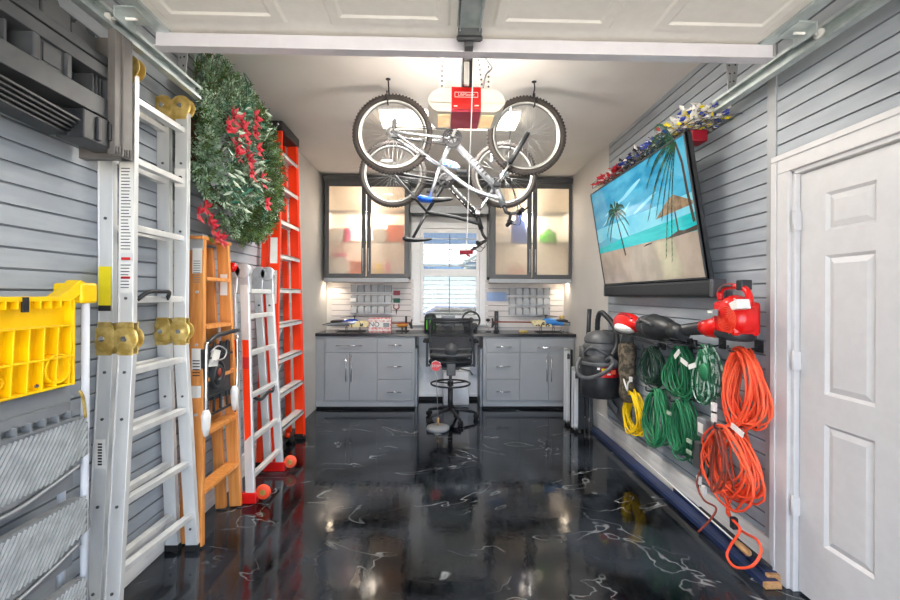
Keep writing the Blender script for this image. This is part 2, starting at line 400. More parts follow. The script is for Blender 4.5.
def glass_mat():
    m = bpy.data.materials.new('window_glass'); m.use_nodes = True; nt = m.node_tree; nt.nodes.clear()
    o = nt.nodes.new('ShaderNodeOutputMaterial'); t = nt.nodes.new('ShaderNodeBsdfTransparent'); g = nt.nodes.new('ShaderNodeBsdfGlossy'); g.inputs['Roughness'].default_value = .02
    mx = nt.nodes.new('ShaderNodeMixShader'); fr = nt.nodes.new('ShaderNodeFresnel'); fr.inputs['IOR'].default_value = 1.35
    nt.links.new(fr.outputs[0], mx.inputs[0]); nt.links.new(t.outputs[0], mx.inputs[1]); nt.links.new(g.outputs[0], mx.inputs[2]); nt.links.new(mx.outputs[0], o.inputs[0]); return m
M['wglass'] = glass_mat()
def bin_mat():
    m = glass_mat(); m.name = 'clear_bin_plastic_thin'; nt = m.node_tree
    o = nt.nodes['Material Output']; src = o.inputs[0].links[0].from_socket
    d = nt.nodes.new('ShaderNodeBsdfDiffuse'); d.inputs[0].default_value = (.85, .87, .88, 1); mx = nt.nodes.new('ShaderNodeMixShader'); mx.inputs[0].default_value = .3
    nt.links.new(src, mx.inputs[1]); nt.links.new(d.outputs[0], mx.inputs[2]); nt.links.new(mx.outputs[0], o.inputs[0]); return m
M['clear'] = bin_mat()
MB().box((WX0 + .03, YB + .092, WZ0 + .03), (WX1 - .03, YB + .096, WZ1 - .03)).build('pane', 'wglass', w1)
# plantation shutter
sh = thing('window_shutter', 'white plantation shutter with open horizontal louvers inside the back window', 'shutter', ((WX0 + WX1) / 2, YB + .02, WZ0))
s = MB()
for a, b_ in ((WX0 + .002, WX0 + .045), (WX1 - .045, WX1 - .002)): s.box((a, YB + .01, WZ0), (b_, YB + .035, WZ1))
s.box((WX0 + .04, YB + .01, WZ0), (WX1 - .04, YB + .035, WZ0 + .08)).box((WX0 + .04, YB + .01, WZ1 - .06), (WX1 - .04, YB + .035, WZ1)).box((WX0 + .04, YB + .01, 1.70), (WX1 - .04, YB + .035, 1.80))
s.build('shutter_frame', 'white', sh, bevel=.002)
s = MB()
def louvre(z, tilt):
    c = Vector(((WX0 + WX1) / 2, YB + .0225, z)); h = (WX1 - WX0) / 2 - .046
    d = Vector((0, math.cos(tilt), math.sin(tilt)))
    s.bar(c - Vector((h, 0, 0)), c + Vector((h, 0, 0)), .058, .006, d)
z = WZ0 + .115
while z < 1.68: louvre(z, .10); z += .064
z = 1.85
while z < WZ1 - .07: louvre(z, -.02); z += .074
s.build('louvers', 'white', sh)
MB().cyl(((WX0 + WX1) / 2 - .005, YB - .006, WZ0 + .1), ((WX0 + WX1) / 2 - .005, YB - .006, 1.69), .005, n=6).cyl(((WX0 + WX1) / 2 - .005, YB - .006, 1.82), ((WX0 + WX1) / 2 - .005, YB - .006, WZ1 - .08), .005, n=6).build('tilt_rod', 'grey', sh)
# front wall (behind the camera) with the open vehicle door
struct(MB().box((-2.2, YF - .15, 0), (-1.3, YF, ZC + .1)).box((1.56, YF - .15, 0), (2.4, YF, ZC + .1)).box((-1.3, YF - .15, 2.5), (1.56, YF, ZC + .1)).build('wall_front', 'paint'))
# outdoors
struct(MB().box((-12, -16, -.14), (12, YF - .15, -.1)).build('driveway', 'concrete'))
struct(MB().box((-30, YB + .3, -.5), (30, 60, -.3)).build('lawn', 'grass'))
hs = thing('house', 'white neighbouring house with grey gabled roof seen through back window', 'house', (.6, 16, -.3))
hb = MB().box((-4.6, 15, -.3), (5.2, 20, 2.35)); hb.prism([(1.0, 2.55), (5.2, 2.55), (3.1, 3.75)], 'y', 14.98, 20)
hb.build('wall', 'siding', hs)
rf = MB()
rf.add([(-4.9, 14.6, 2.5), (5.4, 14.6, 2.5), (5.4, 17.5, 3.5), (-4.9, 17.5, 3.5), (-4.9, 14.6, 2.4), (5.4, 14.6, 2.4), (5.4, 17.5, 3.4), (-4.9, 17.5, 3.4)], [(0, 1, 2, 3), (7, 6, 5, 4), (0, 4, 5, 1), (3, 2, 6, 7)])
rf.bar((.8, 14.7, 2.5), (3.1, 14.7, 3.85), .5, .1).bar((3.1, 14.7, 3.85), (5.4, 14.7, 2.5), .5, .1)
rf.build('roof', 'shingle', hs)
MB().box((1.5, 14.97, .9), (2.6, 15, 1.9)).build('window', 'shingle', hs)
car = thing('car', 'dark parked car outside beyond the back window', 'car', (.7, 10.5, -.3))
cb = MB().prism([(-1.6, .15), (3.0, .15), (3.1, .55), (2.3, .75), (1.7, 1.18), (-.1, 1.2), (-.7, .82), (-1.6, .7)], 'y', 9.7, 11.4)
cb.build('body', M['navy'], car, bevel=.05)
MB().prism([(-.45, .82), (1.95, .78), (1.55, 1.12), (-.02, 1.14)], 'y', 9.68, 11.42).build('window', 'ink', car)
for x in (-.8, 2.2): MB().cyl((x, 9.65, .02), (x, 9.85, .02), .32, n=20).build('wheel', 'blackm', car)

# ================================================================== LEFT WALL
# ---- articulated aluminium ladder with yellow-zinc hinges
lad = thing('folding_ladder', 'tall folded aluminium multi-position ladder with round brass-coloured hinges against left wall', 'ladder', (-1.44, 2.18, 0))
YN, YFAR = W(128.5, 300, X=-1.41).y, W(181.5, 300, X=-1.41).y
def rail_pts(side, layer, seg):
    """side 0 near / 1 far, layer 0 wall side / 1 room side, seg 0 lower / 1 upper"""
    y = (YN, YFAR)[side]; yb = (YN - .07, YFAR + .06)[side]
    xt = (-1.508, -1.407)[layer]; xm = (-1.50, -1.412)[layer]; xb = (-1.485, -1.375)[layer]
    if side == 0: xb = (-1.50, -1.42)[layer]
    if seg == 0: return (xb, yb, .012), (xm, y, 1.165)
    return (xm, y, 1.305), (xt, y, 2.43)
for side in (0, 1):
    for layer in (0, 1):
        for seg in (0, 1):
            p0, p1 = rail_pts(side, layer, seg)
            m_ = MB().bar(p0, p1, .026, .066, (0, 1, 0))
            # flanged C-section lips
            dv = Vector((.031, 0, 0)); s_ = 1 if side == 0 else -1
            for q in (-1, 1): m_.bar(Vector(p0) + dv * q + Vector((0, -.013 * s_, 0)), Vector(p1) + dv * q + Vector((0, -.013 * s_, 0)), .008, .006, (0, 1, 0))
            r_ = m_.build('rail', 'alu', lad, bevel=.002)
            # bolts
            for t in (.1, .42, .75, .93):
                c = Vector(p0).lerp(Vector(p1), t); MB().cyl(c + Vector((0, -.018, 0)), c + Vector((0, .018, 0)), .0065, n=8).build('rivet', 'dgrey', r_)
            if seg == 0:
                c = Vector(p0); MB().box((c.x - .037, c.y - .017, .001), (c.x + .037, c.y + .017, .035)).build('foot_cap', 'blackm', r_)
def rung(mb, y0, y1, x, z):
    mb.prism([(x - .016, z + .014), (x + .016, z + .014), (x + .018, z), (x + .012, z - .014), (x - .012, z - .014), (x - .018, z)], 'y', y0, y1)
zs_ = [.20, .50, .80, 1.08, 1.41, 1.74, 2.05, 2.33]
for z in zs_:
    for layer in (0, 1):
        a = rail_pts(0, layer, 0 if z < 1.2 else 1); b = rail_pts(1, layer, 0 if z < 1.2 else 1)
        t = (z - a[0][2]) / (a[1][2] - a[0][2]); pa = Vector(a[0]).lerp(Vector(a[1]), t); pb = Vector(b[0]).lerp(Vector(b[1]), t)
        rung_ = MB()
        wd = .036
        rung_.bar(pa + Vector((0, .012, 0)), pb - Vector((0, .012, 0)), .028, wd, (0, 0, 1))
        for q in (-.010, 0, .010): rung_.bar(pa + Vector((q, .012, .015)), pb + Vector((q, -.012, .015)), .003, .005, (0, 0, 1))
        rung_.build('rung', 'alu', lad, bevel=.002)
def hinge(y, z, half=False):
    h = MB()
    for sx in (-1.506, -1.409):
        for q in (-1, 1):
            h.lathe((sx, y + q * .017, z), (0, q, 0), [(.001, .0), (.058, 0), (.058, .004), (.046, .008), (.03, .006), (.02, .012), (.001, .013)], 24)
    pl = [(-1.54, z - .075), (-1.475, z - .075), (-1.457, z - .03), (-1.44, z - .075), (-1.376, z - .075), (-1.376, z + .075), (-1.44, z + .075), (-1.457, z + .03), (-1.475, z + .075), (-1.535, z + .075)]
    for q in (-1, 1): h.prism(pl if not half else [(-1.505 - .03, z - .07), (-1.38, z - .07), (-1.38, z), (-1.505, z)], 'y', y + q * .014, y + q * .018)
    h.build('hinge', 'brass', lad, bevel=.0015)
    for hxx in (-1.409, -1.506): MB().cyl((hxx, y - .034, z), (hxx, y + .034, z), .012, n=12).build('hinge_pin', 'chrome', lad)
for y in (YN, YFAR): hinge(y, 1.235); hinge(y, 2.46, True)
lb = MB().box((-1.44, YN - .0185, 1.62), (-1.38, YN - .017, 2.03)).box((-1.44, YN - .0185, 1.44), (-1.38, YN - .017, 1.585)); lb.build('instruction_label', 'tag', lad)
tx = MB()
for i in range(26):
    z = 2.0 - i * .0145; tx.box((-1.432, YN - .0192, z), (-1.388 - .012 * R(), YN - .0184, z + .004))
for i in range(8):
    z = 1.565 - i * .0145; tx.box((-1.432, YN - .0192, z), (-1.388 - .012 * R(), YN - .0184, z + .004))
tx.build('label_print', 'ink', lad)
for za, zb_ in ((2.035, 2.05), (1.59, 1.602), (1.505, 1.516)): MB().box((-1.43, YN - .0192, za), (-1.39, YN - .0175, zb_)).build('warning_band', 'redink', lad)
MB().box((-1.53, YN - .0185, 1.36), (-1.475, YN - .017, 1.56)).build('yellow_label', 'ylab', lad)
MB().box((-1.53, YN - .0192, 1.36), (-1.475, YN - .017, 1.385)).build('yellow_label_print', 'ink', lad)
MB().box((-1.525, YN - .085, .70), (-1.482, YN - .0175, .81)).build('maker_label', 'tag', lad) if False else None
pl_ = MB(); c0 = Vector(rail_pts(0, 0, 0)[0]).lerp(Vector(rail_pts(0, 0, 0)[1]), .62)
pl_.box((c0.x - .022, c0.y - .0185, c0.z - .065), (c0.x + .022, c0.y - .015, c0.z + .065)); pl_.build('maker_label', 'tag', lad)
pl_ = MB()
for i in range(8): pl_.box((c0.x - .008, c0.y - .0195, c0.z - .05 + i * .0128), (c0.x + .010, c0.y - .016, c0.z - .042 + i * .0128))
pl_.build('maker_print', 'ink', lad)
MB().box((-1.44, YFAR - .0185, 2.02), (-1.385, YFAR - .017, 2.12)).build('small_label', 'tag', lad)
MB().cyl((-1.41, YFAR - .02, 2.07), (-1.41, YFAR - .0175, 2.07), .011, n=10).build('small_label_print', 'ink', lad)
# black strap handle between the rails
MB().tube(smooth_path([(-1.40, 2.03, 1.41), (-1.37, 2.06, 1.445), (-1.36, 2.15, 1.45), (-1.37, 2.22, 1.445), (-1.40, 2.25, 1.41)]), .010, 8).build('carry_handle', 'black', lad)

# ---- folding step stool with yellow tray (nearest on the left)
st = thing('step_stool', 'folded step stool with bright yellow top tray and grey ridged steps at left front', 'step stool', (-1.44, 1.5, 0))
SX = -1.40
P = lambda u, v, x=SX: W(u, v, X=x)
def uframe(x, y0, y1, zt, r):
    pts = [(x, y1, .02), (x, y1, zt - .06)] + [(x, y1 - .06 + .06 * math.cos(a), zt - .06 + .06 * math.sin(a)) for a in (.4, .8, 1.2, 1.57)]
    pts += [(x, y0 + .06 - .06 * math.sin(a), zt - .06 + .06 * math.cos(a)) for a in (0, .4, .8, 1.2, 1.57)] + [(x, y0, .02)]
    return MB().tube(pts, r, 10)
for x, y, nm in ((-1.385, 1.20, 'front_leg'), (-1.385, 1.722, 'front_leg'), (-1.455, 1.20, 'rear_leg'), (-1.455, 1.70, 'rear_leg')): MB().cyl((x, y, .02), (x, y, 1.43), .0135, n=12).build(nm, 'tube', st)
for x, y in ((-1.385, 1.20), (-1.385, 1.722), (-1.455, 1.20), (-1.455, 1.70)): MB().cyl((x, y, 0.001), (x, y, .045), .018, n=12).build('foot_cap', 'blackm', st)
# yellow tray: backing plate with ribs and dish
def yz(u, v, x): p = W(u, v, X=x); return (p.y, p.z)
tr = MB()
zt, zb = 1.415, 1.095; ya, yb_ = 1.17, 1.665
tr.prism([(ya, zb), (yb_, zb), (yb_ + .01, zt - .02), (yb_ + .03, zt), (yb_ + .03, zt + .012), (ya, zt + .012)], 'x', -1.425, -1.412)
tr.prism([(ya, zt - .005), (yb_ - .02, zt - .005), (yb_ + .02, zt + .02), (yb_ + .05, zt + .065), (yb_ + .02, zt + .075), (yb_ - .03, zt + .035), (yb_ - .07, zt + .012), (ya, zt + .012)], 'x', -1.425, -1.375)
for z in (zb, 1.20): tr.box((-1.414, ya, z), (-1.378, yb_, z + .008))
tr.box((-1.414, ya, 1.315), (-1.378, yb_, 1.322))
for i in range(9):
    y = ya + .03 + i * .055; tr.prism([(y, zb), (y + .006, zb), (y + .018, 1.32), (y + .012, 1.32)], 'x', -1.414, -1.379)
tr.box((-1.414, yb_ - .008, zb), (-1.376, yb_, zt))
tr.lathe((-1.414, 1.60, 1.165), (1, 0, 0), [(.055, 0), (.055, .034), (.048, .034), (.046, .012), (.001, .012)], 24)
tr.lathe((-1.414, 1.40, 1.15), (1, 0, 0), [(.02, 0), (.02, .02), (.012, .02), (.011, .004), (.001, .004)], 16)
for i in range(12):
    y = ya + .03 + i * .04; tr.box((-1.40, y, 1.385), (-1.374, y + .004, 1.412))
tr.build('tool_tray', 'yellow', st, bevel=.0015)
MB().box((-1.385, 1.683, 1.40), (-1.366, 1.76, 1.48)).box((-1.48, 1.683, 1.40), (-1.385, 1.76, 1.478)).build('corner_cap', 'yellow', st, bevel=.012)
MB().box((-1.38, 1.455, 1.375), (-1.371, 1.475, 1.425)).build('latch', 'black', st)
MB().cyl((-1.38, 1.51, 1.12), (-1.375, 1.51, 1.12), .006, n=10).build('screw', 'dgrey', st)
# grey side plates and folded steps
def stepplate(name, pts, x0, x1, mt): MB().prism(pts, 'x', x0, x1).build(name, mt, st, bevel=.006)
MB().box((-1.44, ya, .93), (-1.405, 1.68, 1.09)).build('back_panel', 'stepgrey', st, bevel=.003)
gr = MB().box((-1.40, ya, .995), (-1.385, 1.655, 1.03)).box((-1.40, ya, .965), (-1.365, 1.655, .972))
for i in range(10): gr.box((-1.40, ya + i * .052, .968), (-1.37, ya + i * .052 + .006, 1.0))
gr.build('step_edge', 'stepgrey', st)
for (zt_, zb_, dz) in ((.965, .76, 0), (.66, .46, 0), (.345, .15, 0)):
    pts = [(1.15, zb_ - .015), (1.45, zb_ - .012), (1.60, zb_ + .02), (1.74, zb_ + .055), (1.72, zt_ - .03), (1.69, zt_ - .004), (1.66, zt_), (1.15, zt_)]
    t_ = MB().prism(pts, 'x', -1.40, -1.372)
    # diagonal ridges pressed into the tread
    for i in range(40):
        y = .98 + i * .0185; a_, b2_ = zb_ + .006, zt_ - .008; sl = .62
        if y > 1.715: break
        t0 = max(0, (1.155 - y) / (sl * (b2_ - a_))); t1 = min(1, (1.712 - y) / (sl * (b2_ - a_)))
        fl_ = a_ + max(0, (y - 1.56) * .42)
        z0_ = max(lerp(a_, b2_, t0), fl_); z1_ = lerp(a_, b2_, t1)
        if z1_ - z0_ < .01: continue
        t_.bar((-1.3705, y + (z0_ - a_) * sl, z0_), (-1.3705, y + (z1_ - a_) * sl, z1_), .006, .008, (1, 0, 0), m=1)
        continue
        y = 1.13 + i * .0185
        y0_, y1_ = y, y + .055
        z0_, z1_ = zb_ + .01, zt_ - .012
        if y0_ > 1.60: z0_ = zb_ + .01 + (y0_ - 1.60) * .6
        if y1_ > 1.71: break
        if y0_ < 1.15: continue
        t_.bar((-1.371, y0_, z0_), (-1.371, y1_, z1_), .006, .007, (1, 0, 0))
    tp = t_.build('step', ['tread', 'ridge'], st)
    MB().tube(smooth_path([(-1.378, 1.20, zb_ - .028), (-1.372, 1.42, zb_ - .030), (-1.37, 1.55, zb_ - .008), (-1.372, 1.68, zb_ + .02)]), .008, 6).build('step_lip', 'stepgrey', tp)
    MB().box((-1.435, 1.17, zb_ - .07), (-1.41, 1.70, zb_ + .03)).build('crossbar', 'stepgrey', st, bevel=.003)
MB().tube(smooth_path([(-1.36, 1.665, 1.07), (-1.355, 1.672, 1.05), (-1.36, 1.685, 1.02), (-1.365, 1.70, .96)]), .006, 6).build('latch_wire', 'brass', st)

# ---- black moulded plastic panel, high on the left
PANEL0 = len(bpy.data.objects)
bp = thing('plastic_panel', 'large black moulded plastic panel with rectangular recesses hanging high on left wall', 'panel', (-1.42, 1.35, 2.02))
ps = MB(); x0, x1 = -1.43, -1.335; Y0, Y1 = .86, 1.76
ps.box((x0 - .07, Y0, 2.12), (x0, Y1, 2.51))
ps.box((x0, Y0, 2.30), (x1, Y1, 2.345)).box((x0, Y0, 2.14), (x1, Y1, 2.215)).box((x0, Y0, 2.36), (x1 - .012, Y1, 2.385)).box((x0, Y0, 2.345), (x1 - .03, Y1, 2.36))
for a, b_ in ((.86, .92), (1.12, 1.17), (1.385, 1.41), (1.515, 1.535), (1.71, 1.76)): ps.box((x0, a, 2.215), (x1, b_, 2.30))
ps.box((x0, 1.41, 2.215), (x1 - .012, 1.515, 2.30)).box((x1 - .013, 1.43, 2.228), (x1 - .008, 1.50, 2.29))
for i in range(3): ps.box((x0, 1.655 + i * .018, 2.215), (x1 - .02, 1.661 + i * .018, 2.30))
for i in range(3): ps.box((x0, 1.18 + i * .07, 2.215), (x1 - .03, 1.19 + i * .07, 2.30))
ps.box((x0, Y0, 2.385), (x1 - .02, Y1, 2.40))
ps.build('panel_body', mat('worn_charcoal_plastic', '#414346', .45, color2='#4c4e50', nscale=10), bp, bevel=.004)
up = MB()
for i, (a, b_, h) in enumerate(((.88, 1.0, 2.47), (1.01, 1.16, 2.485), (1.17, 1.31, 2.49), (1.32, 1.45, 2.485), (1.46, 1.57, 2.47), (1.58, 1.69, 2.455))):
    up.box((x0, a, 2.395), (x1 - .035 - .005 * (i % 2), b_, h))
    up.prism([(a + .02, h), (b_ - .02, h), (b_ - .035, h + .03), (a + .035, h + .03)], 'x', x0, x1 - .05)
up.build('upper_flap', 'dgrey', bp, bevel=.003)
rb = MB()
for i in range(5): rb.prism([(Y0, 2.13 - i * .012), (1.58, 2.085 - i * .012), (1.58, 2.078 - i * .012), (Y0, 2.123 - i * .012)], 'x', x0 - .03, x1 - .012 * i)
rb.build('lower_ribs', 'black', bp)
ft = MB().box((x0, 1.575, 2.02), (x1 + .01, 1.76, 2.13)).box((x1 + .008, 1.63, 2.03), (x1 + .02, 1.65, 2.12)).box((x1 + .008, 1.69, 2.05), (x1 + .02, 1.735, 2.12))
ft.build('bracket', 'black', bp, bevel=.004)
ep = MB().box((-1.50, 1.765, 2.0), (-1.31, 1.80, 2.505)).box((-1.335, 1.70, 2.0), (-1.305, 1.80, 2.505)).box((-1.308, 1.735, 2.0), (-1.298, 1.745, 2.50))
for i in range(6): ep.box((-1.305, 1.705 + i * .015, 2.005), (-1.299, 1.713 + i * .015, 2.035 + .004 * (i % 3)))
ep.build('end_plate', mat('brownish_grey_plastic', '#5d5956', .45, color2='#686461', nscale=9), bp, bevel=.003)

MB().box((-1.5401, 1.0, 2.3), (-1.49, 1.6, 2.5)).build('wall_cleat', 'dgrey', bp)
bp.location.y += .06

# ---- wooden stepladder
wl_ = thing('stepladder', 'orange varnished wooden stepladder folded against left wall between aluminium and orange-white ladders', 'stepladder', (-1.42, 2.78, 0))
TX, BX = -1.465, -1.385
def wrail(y0, y1, xo, w=.03, dp=.075, zt=1.77, m='wood'):
    return MB().bar((BX + xo, y0, .01), (TX + xo, y1, zt), w, dp, (0, 1, 0)).build('rail', m, wl_, bevel=.003)
wa0, wa1, wb0, wb1 = W(197, 500, X=-1.365).y, W(199, 240, X=-1.445).y, W(236, 500, X=-1.365).y, W(223, 250, X=-1.445).y
wrail(wa0, wa1, .02); wrail(wb0, wb1, .02)
wrail(wa0 + .035, wa1 + .04, -.06, dp=.06, zt=1.74); wrail(wb0 - .03, wb1 - .03, -.062, dp=.065, zt=1.74)
for z in (.30, .62, .93, 1.24, 1.53):
    t = z / 1.77; x = lerp(BX, TX, t) + .02; y0 = lerp(wa0, wa1, t); y1 = lerp(wb0, wb1, t)
    MB().box((x - .045, y0 + .01, z - .011), (x + .045, y1 - .01, z + .011)).build('step', 'wood', wl_, bevel=.002)
MB().box((-1.53, wa1 - .035, 1.765), (-1.405, wb1 + .035, 1.785)).build('top_cap', 'wood', wl_, bevel=.003)
MB().box((-1.50, wa1 - .022, 1.70), (-1.41, wa1 - .016, 1.79)).box((-1.50, wa1 - .03, 1.786), (-1.405, wa1 + .03, 1.792)).build('cap_bracket', 'alud', wl_)
def on_rail(z, yy0, yy1, dz, name, mt, wdt=.055, yo=.0165):
    t = z / 1.77; x = lerp(BX, TX, t) + .02; y = lerp(yy0, yy1, t) - yo
    return MB().box((x - wdt / 2, y - .002, z - dz), (x + wdt / 2, y, z + dz)).build(name, mt, wl_)
on_rail(1.60, wa0, wa1, .11, 'paper_label', 'tag'); on_rail(1.03, wa0, wa1, .09, 'paper_label', 'tag'); on_rail(.87, wa0, wa1, .035, 'paper_label', 'tag')
on_rail(1.50, wb0, wb1, .07, 'paper_label', 'tag', .045)
for i in range(9): on_rail(1.10 - i * .017, wa0, wa1, .003, 'label_print', 'ink', .04, .0195)
for i in range(14): on_rail(1.69 - i * .014, wa0, wa1, .0022, 'label_print', 'grey', .04, .0195)
for z in (1.45, 1.14, .74): 
    t = z / 1.77; x = lerp(BX, TX, t) + .02; y = lerp(wa0, wa1, t)
    MB().cyl((x, y - .022, z), (x, y + .02, z), .009, n=10).build('bolt', 'alud', wl_)

# ---- black folding hand cart hanging on the wooden stepladder
hc = thing('folding_cart', 'folded black plastic cart with silver tube frame leaning on the wooden stepladder', 'cart', (-1.33, 2.85, .7))
cx = -1.335
q = lambda u, v, x=cx: W(u, v, X=x)
pts = [q(206, 428), q(206.5, 352), q(208, 343), q(213, 338.5), q(222, 335), q(232, 332)]
MB().tube(smooth_path(pts, 4), .0105, 8).build('tube_frame', 'chrome', hc)
MB().tube(smooth_path([q(237, 335, cx), q(237.5, 372, cx), q(234.5, 412)], 4), .009, 8).build('tube_frame', 'chrome', hc)
MB().tube(smooth_path([q(208, 343), q(216, 336), q(226, 333), q(238, 330)], 4), .014, 8).build('hand_grip', 'black', hc)
a = q(209, 349); b = q(235, 398)
pb = MB()
A = [q(209.5, 350), q(234.5, 341), q(235, 394), q(210, 402)]
def quadslab(mb, A, x0, x1):
    vs = [(x0, p.y, p.z) for p in A] + [(x1, p.y, p.z) for p in A]
    mb.add(vs, [(0, 1, 2, 3), (7, 6, 5, 4)] + [(i, (i + 1) % 4, 4 + (i + 1) % 4, 4 + i) for i in range(4)])
quadslab(pb, A, cx - .05, cx - .03)
cc = q(221.5, 374)
pb.lathe((cx - .03, cc.y, cc.z), (1, 0, 0), [(.085, 0), (.085, .012), (.07, .016), (.055, .006), (.05, .02), (.035, .022), (.03, .008), (.001, .008)], 24, sx=1.1)
for i in range(4):
    y0 = lerp(a.y, b.y, .05 + .25 * i); pb.box((cx - .03, y0, cc.z - .22), (cx - .02, y0 + .02, cc.z - .13)); pb.box((cx - .03, y0, cc.z + .11), (cx - .02, y0 + .02, cc.z + .2))
for z in (-.125, -.235, .105): pb.box((cx - .03, a.y, cc.z + z), (cx - .015, b.y, cc.z + z + .012))
pb.build('platform', 'black', hc, bevel=.002)
MB().ell((cx - .012, cc.y, cc.z + .01), (.01, .022, .028), 10, 6).build('hub', 'orangeb', hc)
g = q(217, 357); MB().prism([(g.y - .05, g.z - .05), (g.y + .03, g.z - .06), (g.y + .07, g.z + .03), (g.y - .01, g.z + .05)], 'x', cx - .025, cx - .012).build('paper_tag', 'tag', hc)
MB().tube(smooth_path([q(211, 352), q(218, 346), q(226, 350), q(224, 358), q(214, 361)], 4), .005, 6).build('wire_clip', 'alud', hc)
for (u0, v0, v1) in ((206, 410, 436), (234.5, 386, 410)):
    p0, p1 = q(u0, v0), q(u0, v1); MB().tube([p0, p0.lerp(p1, .2), p0.lerp(p1, .7), p1], [.014, .026, .022, .012], 10).build('foot', 'tag', hc)

# ---- orange and white telescoping ladder with red wheels
lg = thing('telescoping_ladder', 'white aluminium telescoping ladder with orange decals and red wheeled feet', 'ladder', (-1.33, 3.3, 0))
gx = lambda z: lerp(-1.32, -1.40, z / 1.7)
NY, FY = (3.00, 3.06), (3.54, 3.49)
for (yb0, yt0) in (NY, FY):
    for k, xo in ((0, .028), (1, -.062)):
        MB().bar((gx(0) + xo, yb0, .06), (gx(1.6) + xo, yt0, 1.58), .03, .062, (0, 1, 0)).build('outer_rail', 'alu', lg, bevel=.006)
        MB().lathe((gx(1.6) + xo * .7, yt0, 1.60), (0, 1, 0), [(.001, -.022), (.055, -.022), (.06, 0), (.055, .022), (.001, .022)], 24).bar((gx(1.5) + xo, yt0, 1.44), (gx(1.6) + xo * .8, yt0, 1.60), .036, .085, (0, 1, 0)).build('hinge', 'alud', lg, bevel=.008)
    if yt0 < 3.3: MB().lathe((gx(1.6) - .045, yt0 - .025, 1.625), (0, -1, 0), [(.001, 0), (.034, 0), (.032, .012), (.001, .02)], 20).build('hinge_knob', 'red', lg)
    for z in (1.35, 1.28): MB().cyl((gx(z) + .028, yt0 - .02, z), (gx(z) + .028, yt0 + .02, z), .008, n=8).cyl((gx(z) - .055, yt0 - .02, z), (gx(z) - .055, yt0 + .02, z), .008, n=8).build('rivet', 'dgrey', lg)
for z in (.17, .30 + .12, .72, 1.02, 1.28, 1.46):
    t = z / 1.6; y0 = lerp(NY[0], NY[1], t); y1 = lerp(FY[0], FY[1], t)
    MB().bar((gx(z) + .03, y0, z), (gx(z) + .03, y1, z), .034, .034, (0, 0, 1)).build('rung', 'alu', lg, bevel=.005)
for z in (.45, .75, 1.02):
    MB().cyl((gx(z) + .03, lerp(NY[0], NY[1], z / 1.6) + .012, z), (gx(z) + .03, lerp(NY[0], NY[1], z / 1.6) + .05, z), .016, n=12).build('lock_tab', 'red', lg)
# decals
def decal(xo, z0, z1, w, name, mt, y=NY, e=.0165):
    zz = (z0, z1); vs = []
    for z in zz:
        yy = lerp(y[0], y[1], z / 1.6) - e
        for s_ in (-1, 1): vs.append((gx(z) + xo + s_ * w / 2, yy, z))
    for z in zz:
        yy = lerp(y[0], y[1], z / 1.6) - e + .001
        for s_ in (-1, 1): vs.append((gx(z) + xo + s_ * w / 2, yy, z))
    return MB().add(vs, [(0, 1, 3, 2), (6, 7, 5, 4), (0, 4, 5, 1), (2, 3, 7, 6), (0, 2, 6, 4), (1, 5, 7, 3)]).build(name, mt, lg)
decal(.028, .30, 1.12, .044, 'orange_decal', 'orange'); decal(.028, .12, .30, .05, 'white_decal', 'tag')
decal(-.062, .55, 1.12, .05, 'white_decal', 'tag'); decal(-.062, 1.0, 1.12, .052, 'orange_decal', 'orange', e=.0175)
decal(.028, .92, 1.0, .046, 'red_decal', 'redink', e=.0175)
for (body, zc, sz, xo, mt) in (('LITTLE GIANT', .80, .052, -.062, 'ink'),):
    z = zc; yy = lerp(NY[0], NY[1], z / 1.6) - .0185
    text('lettering', body, sz, frame((gx(z) + xo, yy, z), (0, 0, 1), (-1, 0, 0)), mt, lg, .0005)
for (yb0, s_) in ((NY[0], 1), (FY[0], 1)):
    MB().box((gx(0) - .10, yb0 - .022, .001), (gx(0) + .075, yb0 + .022, .075)).build('foot', 'red', lg, bevel=.006)
    MB().lathe((gx(0) + .115, yb0, .075), (0, 1, 0), [(.001, -.012), (.045, -.012), (.05, -.008), (.05, .008), (.045, .012), (.001, .012)], 24).build('wheel', 'orangec', lg)
    MB().cyl((gx(0) + .115, yb0 - .016, .075), (gx(0) + .115, yb0 + .016, .075), .02, n=12).build('wheel_hub', 'brass', lg)
MB().tube(smooth_path([(gx(.75) + .03, 3.12, .70), (gx(.75) + .05, 3.2, .665), (gx(.75) + .045, 3.35, .685), (gx(.75) + .05, 3.42, .68), (gx(.75) + .03, 3.48, .73)]), .012, 8).build('carry_strap', 'black', lg)

# ---- tall orange fibreglass stepladder
of = thing('stepladder', 'tall bright orange fibreglass stepladder reaching up to the ceiling', 'stepladder', (-1.4, 3.95, 0))
H_ = 2.90
ob, ot = -1.375, -1.41
YNB, YNT, YFB, YFT = 3.56, 3.76, 4.33, 4.16
for (b_, t_) in ((YNB, YNT), (YFB, YFT)):
    r = MB().bar((ob, b_, .03), (ot, t_, H_ - .03), .028, .095, (0, 1, 0))
    r.bar((ob + .037, b_ + (.014 if b_ < 4 else -.014), .03), (ot + .037, t_ + (.014 if b_ < 4 else -.014), H_ - .03), .03, .006, (0, 1, 0))
    ra = r.build('front_rail', 'orange', of, bevel=.003)
    MB().box((ob - .045, b_ - .02, .001), (ob + .045, b_ + .02, .05)).build('foot_pad', 'blackm', ra)
for (b_, t_) in ((YNB + .04, YNT + .02), (YFB - .04, YFT - .02)):
    ra = MB().bar((ob - .10, b_, .03), (ot - .085, t_, H_ - .05), .028, .055, (0, 1, 0)).build('rear_rail', 'orange', of, bevel=.003)
    MB().box((ob - .13, b_ - .02, .001), (ob - .07, b_ + .02, .05)).build('foot_pad', 'blackm', ra)
